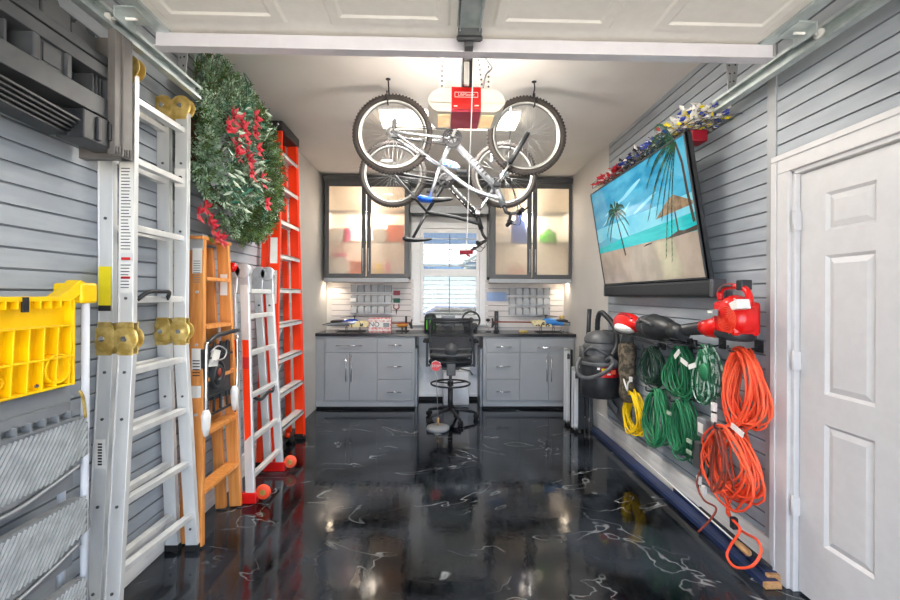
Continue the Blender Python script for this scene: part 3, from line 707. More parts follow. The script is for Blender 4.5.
tc_ = MB().box((-1.53, YNT - .03, H_ - .05), (-1.355, YFT + .03, H_ + .035))
tc_.build('top_cap', 'black', of, bevel=.01)
for i in range(3): MB().lathe((-1.50 + i * .055, YNT - .03, H_), (0, -1, 0), [(.001, .004), (.01, .003), (.011, 0)], 12).build('cap_rivet', 'chrome', of)
nst = 9
for i in range(nst):
    z = .29 + i * .298; t = z / H_; x = lerp(ob, ot, t)
    y0 = lerp(YNB, YNT, t) + .013; y1 = lerp(YFB, YFT, t) - .013
    s_ = MB().box((x - .045, y0, z - .004), (x + .045, y1, z + .004)).box((x + .039, y0, z - .032), (x + .045, y1, z + .004)).box((x - .045, y0, z - .032), (x - .039, y1, z + .004))
    for j in range(5): s_.box((x - .035 + j * .016, y0, z + .003), (x - .029 + j * .016, y1, z + .008))
    s_.build('step', 'alu', of)
    if i < 4:
        MB().bar((x + .035, y0, z - .12), (x + .035, y0 + .12, z - .005), .016, .004, (1, 0, 0)).build('brace', 'alud', of)
def odecal(z0, z1, w, name, mt, e=.0155):
    vs = []
    for d_ in (0, .002):
        for z in (z0, z1):
            t = z / H_
            for s_ in (-1, 1): vs.append((lerp(ob, ot, t) + s_ * w / 2, lerp(YNB, YNT, t) - e + d_ * .5, z))
    MB().add(vs, [(0, 1, 3, 2), (6, 7, 5, 4), (0, 4, 5, 1), (2, 3, 7, 6), (0, 2, 6, 4), (1, 5, 7, 3)]).build(name, mt, of)
odecal(1.70, 1.92, .06, 'white_decal', 'tag'); odecal(1.36, 1.64, .06, 'white_decal', 'tag')
t = 2.13 / H_; MB().lathe((lerp(ob, ot, t), lerp(YNB, YNT, t) - .0145, 2.13), (0, -1, 0), [(.03, 0), (.03, .002), (.001, .003)], 20, sx=3).build('oval_decal', 'tag', of)
t = 1.18 / H_; MB().lathe((lerp(ob, ot, t), lerp(YNB, YNT, t) - .0145, 1.18), (0, -1, 0), [(.022, 0), (.022, .002), (.001, .003)], 16).build('round_decal', 'tag', of)
# small caster frame glimpsed under the orange ladder
kn = thing('caster_base', 'small black and silver caster base on floor under the orange stepladder', 'caster base', (-1.44, 4.25, 0))
MB().box((-1.50, 3.95, .05), (-1.42, 4.40, .08)).build('base_bar', 'black', kn, bevel=.004)
for y in (4.0, 4.2, 4.36):
    MB().cyl((-1.44, y, .03), (-1.41, y, .03), .029, n=16).build('wheel', 'blackm', kn)
MB().cyl((-1.425, 4.1, .09), (-1.425, 4.1, .13), .025, n=12).build('knob', 'orange', kn)

# ---- wreath / swag
wr_ = thing('christmas_wreath', 'large green Christmas wreath with red flowers and silvery leaves high on left wall', 'wreath', (-1.45, 2.87, 2.4))
def leafblade(mb, base, d, ln, w, up=None, m=0, curl=0):
    d = Vector(d).normalized(); up = up or Vector((R() - .5, R() - .5, R() - .5)); s_ = d.cross(up)
    if s_.length < 1e-4: s_ = d.orthogonal()
    s_.normalize(); n_ = d.cross(s_)
    b = Vector(base); mid = b + d * ln * .5 + n_ * curl
    mb.add([b, mid + s_ * w / 2, b + d * ln + n_ * curl * .3, mid - s_ * w / 2], [(0, 1, 2, 3)], m)
def sprig(mb, base, d, ln, m, nd=22, nl=.045, w=.007):
    d = Vector(d).normalized(); base = Vector(base)
    mb.tube([base, base + d * ln], .002, 4, m=2)
    o = d.orthogonal().normalized()
    for i in range(nd):
        t = .1 + .9 * i / nd; an = i * 2.4 + R()
        s_ = Quaternion(d, an) @ o
        leafblade(mb, base + d * (ln * t), s_ * .8 + d * .7, nl * (1.1 - .4 * t), w, m=m)
fo = MB()
wc = Vector((-1.50, 3.01, 2.37)); RY, RZ = .60, .50
for i in range(1500):
    a = R() * 2 * PI; rr = math.sqrt(R() * .93 + .04)
    y = wc.y + RY * rr * math.cos(a); z = wc.z + RZ * rr * math.sin(a) - .10 * rr * math.cos(a)
    x = wc.x + .24 * (1 - rr ** 2.2) ** .6 * (.55 + .45 * R()) + .03
    out = Vector((.55 * (1 - rr) + .35, .8 * rr * math.cos(a) + .5 * (R() - .5), .8 * rr * math.sin(a) + .5 * (R() - .5)))
    frost = 1 if (y < wc.y - .02 and R() < .75) or R() < .2 else 0
    if z + out.normalized().z * .12 > 2.97: out.z = -abs(out.z)
    if y < 2.47: y = 2.47 + .15 * R()
    if y < 2.66: x = min(x, -1.36)
    if y + out.y * .12 < 2.44: out.y = abs(out.y)
    sprig(fo, (x, y, z), out, .075 + .04 * R(), frost, 20, .034, .0085)
tag(fo.build('foliage', ['fir', 'firp', 'bark'], wr_), kind='stuff')
MB().torus((-1.50, wc.y, wc.z), (1, 0, 0), .30, .035, m=0, sx=1.0, sy=1.2).build('wreath_ring', 'bark', wr_)
fl = []
for (u, v) in ((233, 117), (240, 122), (232, 135), (238, 143), (254, 132), (245, 150), (249, 160), (250, 172), (236, 152), (255, 118), (262, 180), (244, 132), (258, 150), (266, 204), (228, 128)):
    p = W(u, v, X=-1.17 - .02 * R()); f_ = MB()
    for k in range(6): 
        an = k * PI / 3 + R() * .4; leafblade(f_, p, Vector((.45, math.cos(an), math.sin(an))), .06 + .02 * R(), .038, Vector((1, 0, 0)), curl=.008)
    for k in range(3): f_.ell(p + Vector((.015, .01 * math.cos(k * 2), .01 * math.sin(k * 2))), (.008, .008, .008), 6, 4)
    f_.build('red_flower', 'petal', wr_)
lf = MB(); lg_ = MB()
for i in range(120):
    u = random.uniform(222, 268); v = random.uniform(105, 212); p = W(u, v, X=-1.20 + .03 * R())
    leafblade(lf if i % 2 else lg_, p, Vector((.3, R() - .5, R() - .6)), .055 + .03 * R(), .022, Vector((1, R() - .5, R() - .5)), curl=.006)
lf.build('silver_leaves', 'leafw', wr_); lg_.build('green_leaves', 'leafg', wr_)
for i in range(10):
    rib = MB(); p = W(random.uniform(222, 262), random.uniform(80, 210), X=-1.24)
    rib.tube(smooth_path([p + Vector((.02 * R(), (R() - .5) * .12 * k / 2, (R() - .5) * .16)) for k in range(5)], 4), .003, 5); rib.build('curled_wire', 'leafg', wr_)
sp_ = thing('flower_sprig', 'small red artificial flower sprig dangling below the wreath', 'flowers', W(215, 222, X=-1.42))
f_ = MB(); 
for (u, v) in ((199, 214), (205, 207), (213, 230), (217, 238), (222, 240), (210, 222)):
    p = W(u, v, X=-1.40)
    for k in range(5): an = k * 1.26 + R(); leafblade(f_, p, Vector((.4, math.cos(an), math.sin(an))), .065, .035, Vector((1, 0, 0)), curl=.006)
f_.build('flower', 'petal', sp_)
f_ = MB()
for k in range(14):
    p = W(random.uniform(202, 222), random.uniform(212, 236), X=-1.42); leafblade(f_, p, Vector((.2, R() - .5, R() - .7)), .07, .02)
f_.tube(smooth_path([W(203, 200, X=-1.45), W(208, 214, X=-1.43), W(213, 226, X=-1.42), W(219, 238, X=-1.42)]), .003, 5)
f_.build('stem', 'fir', sp_)

# ================================================================== RIGHT WALL
# ---- television tilted on the wall
tv = thing('television', 'large wall-mounted flat television tilted down showing a tropical beach', 'television', (1.6, 3.3, 1.5))
TL, TR_, BR, BL = W(589, 194, Y=4.15), W(684, 128, Y=2.56), W(707, 277, Y=2.56), W(603, 286.5, Y=4.15)
xt = 1.475; xb = 1.62
TL = Vector((xt, 4.15, 2.43)); TR_ = Vector((xt, 2.56, 2.43)); BL = Vector((xb, 4.17, 1.545)); BR = Vector((xb, 2.56, 1.545))
ex = (BR - BL).normalized(); ey = (TL - BL); ey = (ey - ex * ey.dot(ex)).normalized(); en = ex.cross(ey)   # en points to the room?
if en.x > 0: en = -en
TW = (BR - BL).length; TH = (TL - BL).length
O_ = BL
def T(s_, t, d=0): return O_ + ex * (s_ * TW) + ey * (t * TH) + en * d
def tquad(mb, pts, d, m=0): 
    n = len(pts); return mb.add([T(a, b, d) for a, b in pts], [list(range(n))], m)
bz = MB()
def tbox(mb, s0, s1, t0, t1, d0, d1, m=0):
    vs = [T(a, b, d) for d in (d0, d1) for a, b in ((s0, t0), (s1, t0), (s1, t1), (s0, t1))]
    mb.add(vs, [(0, 3, 2, 1), (4, 5, 6, 7), (0, 1, 5, 4), (1, 2, 6, 5), (2, 3, 7, 6), (3, 0, 4, 7)], m)
tbox(bz, 0, 1, 0, 1, -.045, -.004); 
for a in ((0, 1, 0, .014), (0, 1, .99, 1), (0, .006, 0, 1), (.992, 1, 0, 1)): tbox(bz, *a, -.02, .003)
bz.build('housing', 'black', tv, bevel=.002)
def emat(name, c1, c2=None, ns=4, est=.2, stretch=None):
    m = mat(name, c1, .12, 0, c2, ns, stretch=stretch, coat=.0)
    b = m.node_tree.nodes['Principled BSDF']
    b.inputs['Specular IOR Level'].default_value = .6; b.inputs['Roughness'].default_value = .06
    src = b.inputs['Base Color'].links[0].from_socket
    m.node_tree.links.new(src, b.inputs['Emission Color']); b.inputs['Emission Strength'].default_value = est
    return m
SK = emat('screen_sky', '#1d6c8e', '#3f8aa6', 3, stretch=(1, 1, 2.4)); SK2 = emat('screen_low_sky', '#4c93ab', '#6aa8b8', 3); SE = emat('screen_sea', '#1c8f96', '#229aa0', 6, stretch=(1, 1, 8))
SA = emat('screen_sand', '#8d8175', '#7f7469', 5); PT = emat('screen_palm', '#16302a', '#2c4a34', 8); TR2 = emat('screen_trunk', '#3d3630'); TH2 = emat('screen_thatch', '#7d6a54', '#5d4d3c', 20); HL = emat('screen_hill', '#3f88a0'); CL = emat('screen_cloud', '#6fa9bd')
sc_ = MB()
tquad(sc_, [(.006, .014), (.992, .014), (.992, .335), (.006, .345)], -.0035, 3)
tquad(sc_, [(.006, .345), (.992, .335), (.992, .47), (.006, .42)], -.0034, 2)
tquad(sc_, [(.006, .42), (.992, .465), (.992, .60), (.006, .60)], -.0033, 1)
tquad(sc_, [(.006, .60), (.992, .60), (.992, .99), (.006, .99)], -.0033, 0)
tquad(sc_, [(.006, .40), (.30, .43), (.24, .46), (.17, .485), (.10, .475), (.05, .455), (.006, .46)], -.0030, 7)
for (cx_, cy_, rx, ry) in ((.3, .75, .14, .012), (.5, .82, .12, .02), (.62, .66, .12, .015), (.2, .66, .1, .01), (.42, .68, .07, .012)):
    tquad(sc_, [(cx_ + rx * math.cos(k * PI / 8), cy_ + ry * math.sin(k * PI / 8) + .05 * math.cos(k * PI / 8)) for k in range(16)], -.0029, 8)
def tstroke(pts, w0, w1, d, m):
    for i in range(len(pts) - 1):
        (a, b), (c, e) = pts[i], pts[i + 1]; dx_, dy_ = (c - a) * TW, (e - b) * TH; L_ = math.hypot(dx_, dy_) or 1; nx, ny = -dy_ / L_, dx_ / L_
        t0 = i / (len(pts) - 1); t1 = (i + 1) / (len(pts) - 1); wa = lerp(w0, w1, t0) / 2; wb = lerp(w0, w1, t1) / 2
        tquad(sc_, [(a - nx * wa / TW, b - ny * wa / TH), (a + nx * wa / TW, b + ny * wa / TH), (c + nx * wb / TW, e + ny * wb / TH), (c - nx * wb / TW, e - ny * wb / TH)], d, m)
def palm(cx_, cy_, n, ln, a0, a1, d):
    for k in range(n):
        an = lerp(a0, a1, k / (n - 1)) + (R() - .5) * .15; l_ = ln * (.8 + .4 * R()); pts = []
        for j in range(7):
            t = j / 6; x = l_ * t * math.cos(an); y = l_ * t * math.sin(an) - .55 * l_ * t * t
            pts.append((cx_ + x / TW, cy_ + y / TH))
        tstroke(pts, .008, .003, d, 4)
        for j in range(1, 7):
            for q_ in range(4):
                a, b = pts[j]; a += (pts[j - 1][0] - a) * q_ / 4; b += (pts[j - 1][1] - b) * q_ / 4
                for sg in (-1, 1): tstroke([(a, b), (a + (.012 * math.cos(an) + sg * .006), b - .035 - .01 * R())], .006, .001, d + .0001, 4)
palm(.30, .70, 11, .20, -.5, PI + .5, -.0024)
tstroke([(.30, .70), (.315, .55), (.33, .42), (.345, .27)], .016, .022, -.0026, 5)
palm(.93, .97, 12, .42, PI * .62, PI * 1.35, -.0022)
tstroke([(.93, .98), (.955, .82), (.96, .62), (.975, .40)], .02, .03, -.0023, 5)
tquad(sc_, [(.70, .50), (.985, .52), (.985, .545), (.86, .635), (.82, .615)], -.0024, 6)
tstroke([(.855, .56), (.86, .33)], .016, .018, -.0026, 5)
tquad(sc_, [(.76, .325), (.99, .34), (.99, .375), (.9, .36), (.86, .37), (.80, .345)], -.0025, 5)
tquad(sc_, [(.55, .31), (.63, .32), (.64, .33), (.58, .325)], -.0025, 5)
sc_.build('screen', [SK, SK2, SE, SA, PT, TR2, TH2, HL, CL], tv)
MB().box((1.67, 3.1, 1.75), (XR - .002, 3.6, 2.10)).build('wall_bracket', 'black', tv, bevel=.004)
sb = thing('soundbar', 'long dark soundbar directly under the television', 'soundbar', (1.66, 3.35, 1.44))
MB().box((1.615, 2.52, 1.438), (1.70, 4.17, 1.542)).build('enclosure', M['mesh'], sb, bevel=.02)
for ya_, yb_ in ((2.50, 2.53), (4.16, 4.18)): MB().box((1.612, ya_, 1.435), (1.703, yb_, 1.545)).build('end_cap', 'dgrey', sb, bevel=.009)
MB().box((1.70, 2.9, 1.46), (XR, 2.94, 1.52)).box((1.70, 3.8, 1.46), (XR, 3.84, 1.52)).build('mount', 'black', sb)

# ---- wire shelf with patriotic garlands
ws = thing('wire_shelf', 'thin dark wire shelf above the television holding patriotic garlands', 'shelf', (1.6, 3.3, 2.52))
wsm = MB(); sz = 2.49
for x in (1.50, 1.56, 1.62, 1.68, 1.73): wsm.tube([(x, 2.50, sz), (x, 4.18, sz)], .0035, 6)
for i in range(23): wsm.tube([(1.50, 2.52 + i * .073, sz), (1.735, 2.42 + i * .073, sz)], .002, 5)
wsm.tube([(1.50, 2.50, sz + .05), (1.50, 4.18, sz + .05)], .0035, 6).tube([(1.50, 4.18, sz + .05), (1.735, 4.18, sz + .05)], .0035, 6).tube([(1.50, 4.18, sz), (1.50, 4.18, sz + .05)], .0035, 6).tube([(1.735, 4.18, sz - .02), (1.735, 4.18, sz + .07)], .0035, 6)
wsm.build('wire_grid', 'dgrey', ws)
def garland(name, label, y0, y1, cols, n0, x0=1.50, x1=1.72, h=.10, star=False, zz=None):
    mb = MB(); zb_ = zz or sz + .006; n = n0 * 3
    pts = [Vector((lerp(x0 + .05, x1 - .05, R()), lerp(y0 + .05, y1 - .05, i / 8), zb_ + .03 + .05 * R())) for i in range(9)]
    mb.tube(smooth_path(pts, 5), .012, 6, m=0)
    for i in range(n):
        p = Vector((random.uniform(x0, x1), random.uniform(y0, y1), zb_ + .008 + h * .55 * R() * (1 - abs(R() - .5))))
        leafblade(mb, p, Vector((R() - .5, R() - .5, R() * .5 - .2)), .035 + .02 * R(), .028, m=i % len(cols), curl=.008)
        mb.v[-1].z = max(mb.v[-1].z, zb_)
    for k in range(len(mb.v)): mb.v[k].z = max(mb.v[k].z, zb_); mb.v[k].x = min(mb.v[k].x, XR - .005)
    o = mb.build(name, cols); tag(o, label, 'garland', 'patriotic garlands on the wire shelf'); return o
garland('garland', 'red and white foil garland at far end of the shelf above the television', 3.55, 4.15, ['flagr', 'flagw', 'flagr', 'redd'], 260)
garland('garland', 'navy and white starred foil garland in middle of the shelf above the television', 3.02, 3.58, ['ink', 'flagw', 'flagb', 'ink', 'grey'], 260, h=.15)
garland('garland', 'blue foil garland next to the starred one above the television', 2.78, 3.05, ['flagb', 'flagb', 'flagw', 'flagr'], 150, h=.15)
garland('garland', 'white foil garland with yellow at near end of the shelf above television', 2.52, 2.82, ['flagw', 'flagw', 'tag', 'ylab', 'flagb'], 260, h=.15)
tag(MB().box((1.56, 2.62, 2.40), (1.66, 2.72, 2.475)).build('folded_flag', ['redd'], bevel=.01), 'dark red folded cloth tucked behind the top corner of the television', 'cloth')

# ---- red blower with black tube
bl_ = thing('leaf_blower', 'bright red corded leaf blower hanging by the door with long black tube', 'leaf blower', (1.62, 2.5, 1.35))
bc = W(737, 317, X=1.62)
rot = Matrix.Rotation(.15, 3, 'X')
b1 = MB().box(bc + Vector((-.075, -.085, -.10)), bc + Vector((.075, .10, .085))).ell(bc + Vector((0, .01, .02)), (.085, .10, .10), 24, 14, rot=rot).lathe(bc + Vector((-.03, -.03, -.01)), (-1, 0, 0), [(.085, -.06), (.09, 0), (.082, .03), (.06, .045), (.001, .05)], 24)
b1.bar(bc + Vector((0, .06, .07)), bc + Vector((0, -.055, .09)), .09, .05, (1, 0, 0))
b1.build('motor_housing', 'red', bl_, bevel=.022)
iw = bc + Vector((-.005, .01, -.105))
MB().lathe(iw, (0, .12, -1), [(.095, -.03), (.10, 0), (.09, .012), (.07, .012), (.001, .0)], 24).build('intake', 'black', bl_)
MB().tube(smooth_path([bc + Vector((-.01, .12, .09)), bc + Vector((-.01, .125, .135)), bc + Vector((-.01, .08, .165)), bc + Vector((-.01, -.02, .165)), bc + Vector((-.01, -.09, .14)), bc + Vector((-.01, -.115, .07))], 5), .017, 10).build('handle', 'red', bl_)
MB().tube(smooth_path([bc + Vector((-.028, .11, .14)), bc + Vector((-.03, .07, .168)), bc + Vector((-.03, .0, .17))], 4), .008, 6).build('handle_grip', 'dgrey', bl_)
MB().box(bc + Vector((-.03, -.075, .145)), bc + Vector((.03, -.03, .20))).build('switch_block', 'black', bl_, bevel=.006)
MB().prism([(bc.y - .135, bc.z + .05), (bc.y - .085, bc.z + .04), (bc.y - .06, bc.z + .075), (bc.y - .12, bc.z + .10)], 'x', 1.53, 1.60).build('white_badge', 'tag', bl_, bevel=.004)
sc2 = MB()
for k in range(7):
    sc2.torus(bc + Vector((-.081, -.035, -.015)), (1, 0, 0), .018 + .009 * k, .0016, 24, 4)
sc2.build('vent_ring', 'orangec', bl_)
MB().box(bc + Vector((-.097, .02, .005)), bc + Vector((-.09, .09, .04))).build('label', 'grey', bl_)
MB().box(bc + Vector((-.10, .06, .018)), bc + Vector((-.092, .10, .032))).build('label', 'tag', bl_)
nz = W(709, 328, X=1.60)
MB().tube([bc + Vector((-.01, .07, -.05)), nz + Vector((0, -.03, 0)), nz, nz + Vector((0, .06, 0))], [.07, .055, .05, .04], 16).build('outlet_collar', 'red', bl_)
MB().torus(nz, (0, 1, 0), .044, .009, 24, 6).build('outlet_ring', 'red', bl_)
te = W(636, 335, X=1.60)
MB().tube([nz + Vector((0, .04, 0)), nz.lerp(te, .5), te], [.042, .034, .028], 14).build('blower_tube', 'black', bl_)
# ---- rack + second blower / shroud
rk = thing('wall_rack', 'black wire rack on the right wall carrying the red and black vacuum parts', 'rack', (1.65, 3.3, 1.2))
rkm = MB(); rz = W(660, 340, X=1.6).z
for x in (1.52, 1.58, 1.64, 1.70): rkm.tube([(x, 2.72, rz), (x, 3.95, rz)], .0045, 6)
for i in range(9): rkm.tube([(1.52, 2.74 + i * .15, rz), (1.735, 2.74 + i * .15, rz)], .003, 5)
for y in (2.9, 3.3, 3.85): rkm.box((1.715, y, rz - .08), (1.739, y + .03, rz + .03))
rkm.build('wire_rack', 'black', rk)
hv = thing('hand_vacuum', 'red and clear handheld vacuum lying on the wall rack beside shop vacuum', 'vacuum', (1.58, 3.75, rz))
c = W(627, 319, X=1.58)
MB().ell((c.x, c.y, rz + .09), (.085, .21, .085), 24, 12).build('shell', 'red', hv)
MB().ell((c.x - .02, c.y - .03, rz + .055), (.085, .14, .05), 20, 10).build('dust_cup', 'tag', hv)
MB().tube(smooth_path([(c.x - .03, c.y + .15, rz + .13), (c.x - .04, c.y, rz + .17), (c.x - .03, c.y - .16, rz + .13)], 5), .012, 8).build('handle', 'redd', hv)
shd = thing('vacuum_shroud', 'black moulded blower housing lying on the wall rack beside the red vacuum', 'blower housing', (1.6, 3.25, rz))
c = W(660, 325, X=1.58)
s_ = MB().ell((c.x, c.y + .05, rz + .095), (.09, .25, .085), 24, 12)
s_.build('housing', 'black', shd)
s_ = MB()
for k in range(6): s_.torus((c.x, c.y - .12 + k * .07, rz + .095), (0, 1, 0), .088 - .01 * abs(k - 3), .005, 24, 5)
s_.build('rib', 'dgrey', shd)
MB().tube(smooth_path([(c.x - .05, c.y + .22, rz + .10), (c.x - .09, c.y + .1, rz + .14), (c.x - .09, c.y - .05, rz + .12)], 5), .012, 8).build('handle', 'dgrey', shd)
MB().cyl((c.x, c.y - .17, rz + .09), (c.x, c.y - .30, rz + .075), .055, .045, 20).build('spout', 'black', shd)

# ---- cord bundles
def smooth_noise(n, lo, hi):
    v = [random.uniform(lo, hi) for _ in range(n + 3)]
    def f(t):
        i = int(t); fr = t - i; fr = (1 - math.cos(fr * PI)) / 2; return v[i % len(v)] * (1 - fr) + v[(i + 1) % len(v)] * fr
    return f
def coil_path(cy, zt, zb, a, x0, dep, N, pear=.55, jit=.2, lean=0, wobble=.0):
    fa = smooth_noise(N * 3, max(.12, 1 - jit * 3.6), 1.0); fl = smooth_noise(N * 2, 1 - jit * 1.1, 1.0); fx = smooth_noise(N * 3, 0, 1); fo_ = smooth_noise(N * 2, -1, 1); ft = smooth_noise(N * 2, 0, .09)
    pts = []; K = 20; L_ = zt - zb
    for i in range(N * K):
        th = 2 * PI * i / K; t = i / K
        c_ = (1 - math.cos(th)) / 2
        wdt = lerp(pear, 1.0, math.sin(min(c_ * 1.15, 1) * PI / 2))
        y = cy + a * fa(t * 2) * wdt * math.sin(th) + a * .3 * fo_(t * 2) * c_ - lean * c_
        z = zt - ft(t) * L_ - c_ * L_ * (fl(t) - ft(t))
        pts.append(Vector((x0 - dep * fx(t * 2.3), y, z)))
    return pts
def bundle(name, label, u0, u1, v0, v1, X0, dep, N, r, mt, hook=True, **kw):
    XM = X0 - dep * .5; p0 = W(u0, (v0 + v1) / 2, X=XM); p1 = W(u1, (v0 + v1) / 2, X=XM); cy = (p0.y + p1.y) / 2; a = abs(p0.y - p1.y) / 2
    s_ = cy * 1.0 / F; uc = (u0 + u1) / 2; zt = W(uc, v0, X=XM).z; zb = W(uc, v1, X=XM).z
    t_ = thing(name, label, 'cord', (X0, cy, zb), 'coiled cords hung on the right wall')
    path = coil_path(cy, zt, zb, a, X0, dep, N, **kw)
    MB().tube(path, r, 6).build('cord', mt, t_)
    if hook:
        h_ = thing('wall_hook', 'small black hook above the ' + ' '.join(label.split()[:9]), 'hook', (XR, cy, zt))
        MB().tube(smooth_path([(XR - .002, cy, zt + .01), (XR - .03, cy, zt - .01), (X0 - dep - .02, cy, zt - .025), (X0 - dep - .035, cy, zt + .01)], 4), .006, 6).box((XR - .008, cy - .03, zt - .03), (XR - .001, cy + .03, zt + .035)).build('hook_arm', 'black', h_)
    return t_, cy, zt, zb, path
t_, cy, zt, zb, p_ = bundle('extension_cord', 'bright orange extension cord coil on the wall directly under red blower', 722, 768, 347, 436, 1.70, .10, 25, .006, 'orangec', jit=.18)
MB().bar((1.585, cy - .09, zb + .03), (1.585, cy - .0, zb + .055), .006, .03, (1, 0, 0)).build('paper_tag', 'tag', t_)
t_, cy, zt, zb, p_ = bundle('extension_cord', 'loose orange extension cord coil hung low with a loop trailing on floor', 699, 776, 426, 512, 1.69, .13, 20, .006, 'orangec', pear=.4, jit=.32)
MB().tube(coil_path(cy, zt - .0, zb + .03, .13, 1.62, .10, 3, pear=.45, jit=.3), .007, 6).build('brown_cord', 'orangeb', t_)
tail = [W(730, 500, X=1.60), W(727, 512, X=1.60), W(733, 520, X=1.58), W(740, 530, X=1.55), W(731, 545, X=1.52), W(727, 556, X=1.50), W(735, 567, X=1.49), W(752, 566, X=1.52), W(761, 552, X=1.57), W(757, 540, X=1.6), W(745, 533, X=1.62), W(733, 524, X=1.62), W(727, 505, X=1.64), W(722, 490, X=1.66)]
MB().tube(smooth_path(tail, 6), .007, 6).build('trailing_loop', 'orangec', t_)
MB().tube(smooth_path([W(700, 470, X=1.6), W(697, 485, X=1.58), W(704, 500, X=1.57), W(716, 508, X=1.58), W(710, 520, X=1.55), W(698, 532, X=1.5)], 6), .006, 6).build('brown_tail', 'orangeb', t_)
p = W(734, 523, X=1.59); MB().box(p - Vector((.015, .015, .03)), p + Vector((.015, .015, .03))).build('plug', 'ink', t_, bevel=.004)
t_, cy, zt, zb, p_ = bundle('extension_cord', 'bundle of yellow cord on the wall nearest to floor left', 623, 646, 390, 440, 1.70, .09, 17, .006, 'yellowc', jit=.2, pear=.5, hook=False)
for dy in (-.03, .04): MB().tube(smooth_path([(1.60, cy, zt - .01), (1.59, cy + dy, zt + .06), (1.60, cy + dy * 2, zt + .09)], 4), .007, 6).box((1.59, cy + dy * 2 - .012, zt + .08), (1.61, cy + dy * 2 + .012, zt + .12)).build('plug', 'tag', t_)
t_, cy, zt, zb, p_ = bundle('extension_cord', 'dark green cord bundle hung on wall beside camouflage bag', 640, 668, 346, 390, 1.70, .09, 15, .006, 'greend', jit=.3)
t_, cy, zt, zb, p_ = bundle('extension_cord', 'green cord bundle with white paper tags under the black tube', 666, 698, 345, 402, 1.70, .11, 22, .006, 'green', jit=.28)
for (u, v, an) in ((677, 354, .7), (684, 362, -.3), (692, 366, .35)):
    p = W(u, v, X=1.57); d = Vector((0, -math.cos(an), math.sin(an))) * .04
    MB().bar(p - d, p + d, .003, .03, (1, 0, 0)).build('paper_tag', 'tag', t_)
t_, cy, zt, zb, p_ = bundle('string_light_cord', 'green and white twisted light cord bundle beside upper orange coil', 696, 722, 344, 408, 1.70, .10, 18, .005, 'greenw', jit=.3)
MB().tube([p + Vector((.008, .01, 0)) for p in coil_path(cy, zt, zb, .10, 1.68, .09, 6, jit=.3)], .006, 6).build('second_cord', 'green', t_)
p = W(704, 372, X=1.57); MB().ell(p, (.02, .04, .055), 14, 8).build('green_reel', 'green', t_)
t_, cy, zt, zb, p_ = bundle('extension_cord', 'green cord bundle hanging low beside the yellow cord', 645, 672, 388, 450, 1.70, .11, 20, .006, 'green', jit=.22)
t_, cy, zt, zb, p_ = bundle('extension_cord', 'green cord bundle hanging low, nearest the grey timer box', 670, 697, 398, 463, 1.70, .11, 20, .006, 'green', jit=.22)
for (u, v) in ((669, 413), (689, 441), (689, 452)):
    p = W(u, v, X=1.57); MB().box(p - Vector((.004, .025, .012)), p + Vector((.004, .025, .012))).build('cord_tie', 'leafw', t_)
tm = thing('outlet_timer', 'grey outdoor outlet timer with dark cords hanging between green and orange coils', 'timer', W(705, 430, X=1.68))
p = W(704, 428, X=1.64); MB().box(p - Vector((.02, .045, .06)), p + Vector((.02, .045, .06))).build('case', 'grey', tm, bevel=.008)
MB().box(p - Vector((.024, .025, .03)), p + Vector((-.019, .025, .03))).build('dial_window', 'tag', tm, bevel=.002)
p = W(699, 455, X=1.66); MB().box(p - Vector((.02, .035, .085)), p + Vector((.02, .035, .085))).build('power_strip', 'dgrey', tm, bevel=.006)
cb2 = MB()
for (us) in ([(703, 440), (706, 455), (709, 470), (706, 480)], [(712, 408), (715, 425), (712, 440), (708, 452)], [(700, 470), (698, 485), (700, 495)], [(711, 395), (716, 405), (714, 418), (718, 430)]):
    cb2.tube(smooth_path([W(u, v, X=1.62) for u, v in us], 5), .006, 6)
cb2.build('cable', 'greend', tm)
for (u, v) in ((714, 407), (714, 418), (699, 480), (704, 490)):
    p = W(u, v, X=1.60); MB().box(p - Vector((.01, .016, .025)), p + Vector((.01, .016, .025))).build('plug', 'tag', tm, bevel=.004)
# ---- camouflage bag
cg = thing('camouflage_bag', 'brown camouflage cloth bag hanging below the rack beside shop vacuum', 'bag', W(627, 395, X=1.65))
cgm = MB(); c = W(627, 368, X=1.64); rings = []
prof = [(.001, -.30), (.06, -.29), (.085, -.22), (.07, -.12), (.095, -.02), (.08, .06), (.10, .13), (.085, .20), (.05, .235), (.001, .245)]
cgm.lathe(c, (0, 0, 1), [(r * (1 + .06 * math.sin(i * 3)), t) for i, (r, t) in enumerate(prof)], 20, sx=.75, sy=1.05)
cgm.build('cloth_body', 'camo', cg)
MB().tube([c + Vector((0, 0, .22)), c + Vector((.01, 0, .31)), c + Vector((.03, 0, .40))], [.055, .045, .05], 12).build('mesh_neck', 'dgrey', cg)
gp = thing('grey_file_holder', 'dark grey slatwall bin mounted behind the yellow cord', 'bin', W(620, 420, X=1.7))
MB().prism([(W(609, 400, X=1.68).y, .36), (W(626, 400, X=1.68).y, .27), (W(626, 400, X=1.68).y, .60), (W(609, 400, X=1.68).y, .60)], 'x', 1.66, 1.7401).build('bin_body', 'dgrey', gp, bevel=.004)
MB().bar(W(609, 396, X=1.65) + Vector((0, 0, -.03)), W(617, 408, X=1.65) + Vector((0, 0, -.03)), .004, .06, (1, 0, 0)).build('front_lip', 'grey', gp)

